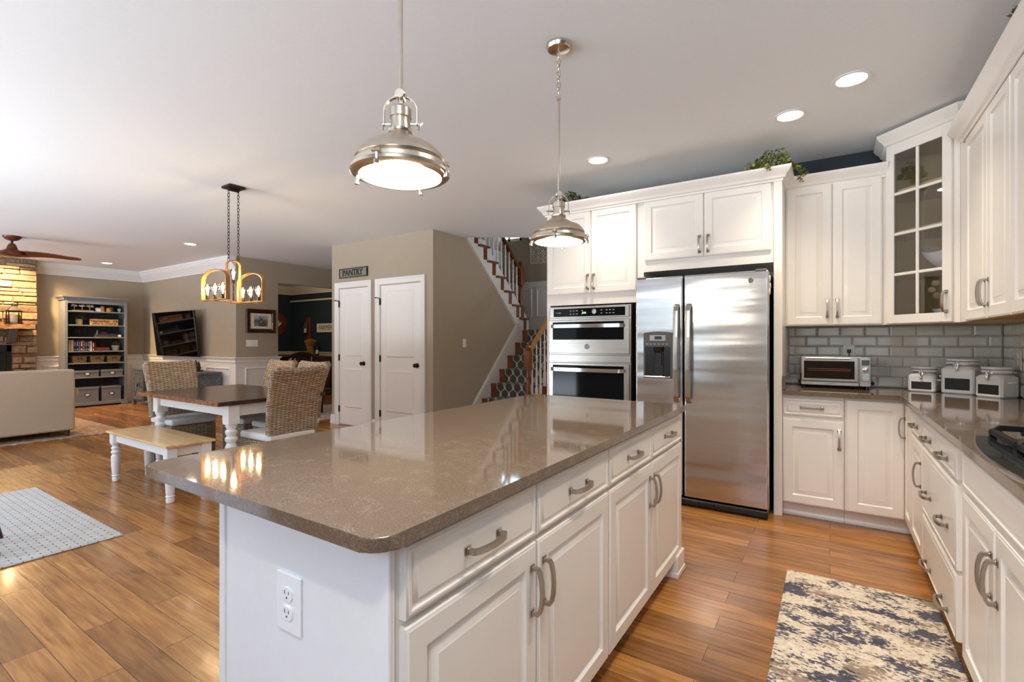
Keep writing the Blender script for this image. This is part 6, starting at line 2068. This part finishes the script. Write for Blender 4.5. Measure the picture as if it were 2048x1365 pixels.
# ------------------------------------------------------------------ dining room beyond the opening
sb = thing('sideboard', 'dark mahogany sideboard against the teal dining room wall', 'sideboard', (-10.35, 7.42, 0))
b = MB(); b.box(-1.05, 1.05, 0, 0.44, 0.08, 0.86, 0.004); b.build('body', M['mahog'], sb)
b = MB(); b.box(-1.09, 1.09, -0.03, 0.45, 0.86, 0.90, 0.008, 2); b.build('top', M['mahog'], sb)
for k in range(3):
    x0 = -1.02 + k * 0.69
    b = MB(); b.rects(x0, x0 + 0.66, 0.64, 0.83, [(0, -0.012), (0.01, -0.015), (0.03, -0.015), (0.04, -0.01)], 0.0); d = b.build('drawer', M['mahog'], sb)
    h = MB(); h.ball((x0 + 0.33, -0.025, 0.735), 0.014, 8); h.build('knob', M['bronze'], d)
    b = MB(); b.rects(x0, x0 + 0.66, 0.1, 0.61, [(0, -0.012), (0.01, -0.015), (0.06, -0.015), (0.075, -0.006)], 0.0); d = b.build('door', M['mahog'], sb)
    h = MB(); h.ball((x0 + 0.62, -0.025, 0.38), 0.014, 8); h.build('knob', M['bronze'], d)
for x in (-0.98, 0.98):
    for y in (0.05, 0.39):
        b = MB(); b.box(x - 0.04, x + 0.04, y - 0.04, y + 0.04, 0, 0.08, 0.005); b.build('foot', M['mahog'], sb)
wb = thing('wheat_bundle', 'tied golden wheat bundle standing on the dark sideboard', 'ornament', (-11.12, 7.62, 0.90))
b = MB(); rr = random.Random(6)
for i in range(150):
    a, u = rr.uniform(0, 2 * PI), math.sqrt(rr.uniform(0, 1))
    r0, r1 = 0.085 * u, 0.135 * u
    b.tube([(r0 * math.cos(a), r0 * math.sin(a), 0.0), (0.075 * u * math.cos(a), 0.075 * u * math.sin(a), 0.19), (r1 * math.cos(a), r1 * math.sin(a), 0.36), (r1 * 1.12 * math.cos(a), r1 * 1.12 * math.sin(a), 0.44 - 0.06 * u)], [0.006, 0.006, 0.010, 0.004], 5)
b.build('stalks', M['straw'], wb, smooth=0)
b = MB(); b.lathe([(0.083, 0.18), (0.086, 0.19), (0.086, 0.21), (0.083, 0.22)], n=24, cap=False); b.build('tie', M['arch_wood'], wb)
wn = thing('wine_bottle', 'small dark bottle with pale label beside the wheat bundle', 'bottle', (-10.84, 7.62, 0.90))
b = MB(); b.lathe([(0.036, 0), (0.038, 0.004), (0.038, 0.17), (0.03, 0.20), (0.014, 0.23), (0.014, 0.285), (0.016, 0.29), (0.016, 0.30), (0, 0.30)], n=20); b.build('glass', M['black'], wn)
b = MB(); b.lathe([(0.0386, 0.05), (0.0386, 0.145)], n=20, cap=False); b.build('label', M['paper'], wn)
sign('market_sign', 'cream FARMERS sign on the teal dining room wall', (-10.83, 7.899, 1.61), 0, 0.80, 0.225, M['paper'], [('FARMERS', 0.19, 0.0)], 0.19, None, 0.02, 0.80, 0.0)
sc = thing('wall_sconce', 'red-brown plank sconce with glass chimney on the teal dining wall', 'wall lamp', (-11.60, 7.899, 1.60))
b = MB(); b.box(-0.085, 0.085, -0.025, 0, -0.29, 0.29, 0.004); b.build('plank', M['redwood'], sc)
b = MB(); b.tube([(0, -0.025, -0.12), (0, -0.07, -0.12)], 0.012, 8); b.lathe([(0.05, -0.128), (0.055, -0.118), (0.02, -0.11)], (0, -0.10, 0), 18); b.build('bracket', M['black_metal'], sc)
b = MB(); b.lathe([(0.06, -0.115), (0.075, -0.06), (0.075, 0.08), (0.06, 0.16)], (0, -0.10, 0), 22, cap=False); b.build('glass_chimney', M['glass'], sc)
b = MB(); b.lathe([(0.028, -0.11), (0.028, 0.0), (0, 0.0)], (0, -0.10, 0), 14); b.build('candle', M['candle'], sc)
rs = thing('round_sign', 'round red-brown wooden sign with pale leaf motif in the dining room corner', 'sign', (-12.379, 7.46, 1.735), R(90))
b = MB(); b.M = Matrix.Rotation(R(90), 4, 'X'); b.lathe([(0, 0), (0.30, 0), (0.305, 0.006), (0.305, 0.02), (0.295, 0.026), (0, 0.026)], n=40); b.build('disc', M['redwood'], rs)
b = MB()
for a in (-38, -14, 14, 38):
    pts = []
    for i in range(9):
        s_ = i / 8; pts.append((0.026 * math.sin(PI * s_), 0.05 + 0.17 * s_))
    for i in range(9):
        s_ = 1 - i / 8; pts.append((-0.026 * math.sin(PI * s_), 0.05 + 0.17 * s_))
    ca, sa = math.cos(R(a)), math.sin(R(a))
    b.prism([(x * ca + z * sa, -0.12 - x * sa + z * ca) for x, z in pts], 'y', -0.031, -0.024)
b.build('leaf_motif', M['cream_trim'], rs)
def dchair(label, loc, rz):
    t = thing('dining_chair', label, 'chair', loc, rz, 'dark carved dining chairs')
    b = MB(); b.box(-0.24, 0.24, -0.24, 0.22, 0.42, 0.48, 0.02, 3); b.build('seat', M['mahog'], t)
    b = MB(); b.ribbon(arc(0, 0.90, 0.25, 0.10, 12, 168, 14), 0.09, 'y', 0.20, 0.235)
    for x in (-0.14, -0.07, 0, 0.07, 0.14):
        b.box(x - 0.012, x + 0.012, 0.205, 0.23, 0.48, 0.96, 0.003)
    b.build('backrest', M['mahog'], t)
    for sx_ in (-1, 1):
        b = MB(); b.tube([(sx_ * 0.21, 0.215, 0.01), (sx_ * 0.21, 0.21, 0.45), (sx_ * 0.23, 0.218, 0.95)], 0.02, 8); b.build('leg', M['mahog'], t)
        b = MB(); b.tube([(sx_ * 0.21, -0.2, 0.01), (sx_ * 0.21, -0.2, 0.43)], [0.016, 0.024], 8); b.build('leg', M['mahog'], t)
    return t
d0 = dchair('dark carved chair in front of the sideboard, right of the black table', (-9.32, 6.35, 0), R(200))
ft = thing('formal_table', 'black oval table in the dining room beyond the opening', 'table', (-10.5, 6.45, 0))
b = MB(); b.lathe([(0, 0.90), (0.62, 0.90), (0.65, 0.915), (0.65, 0.935), (0.6, 0.95), (0, 0.95)], n=40); b.build('tabletop', M['mahog'], ft)
b = MB(); b.lathe([(0.32, 0), (0.30, 0.05), (0.10, 0.10), (0.08, 0.5), (0.12, 0.8), (0.2, 0.90)], n=24); b.build('pedestal', M['mahog'], ft)
hbn = thing('hall_bench', 'dark wooden bench in the hall behind the right wicker chair', 'bench', (-7.70, 5.24, 0.0105))
b = MB(); b.box(-0.62, 0.62, -0.17, 0.17, 0.385, 0.44, 0.006); b.build('seat', M['mahog'], hbn)
for x in (-0.4, 0.2):
    b = MB(); b.box(x - 0.03, x + 0.03, -0.13, 0.13, 0, 0.385, 0.004); b.build('leg', M['mahog'], hbn)
lamp('POINT', 'dining_room_light', (-10.4, 6.3, 2.3), 16, (1.0, 0.86, 0.70), 0.15)
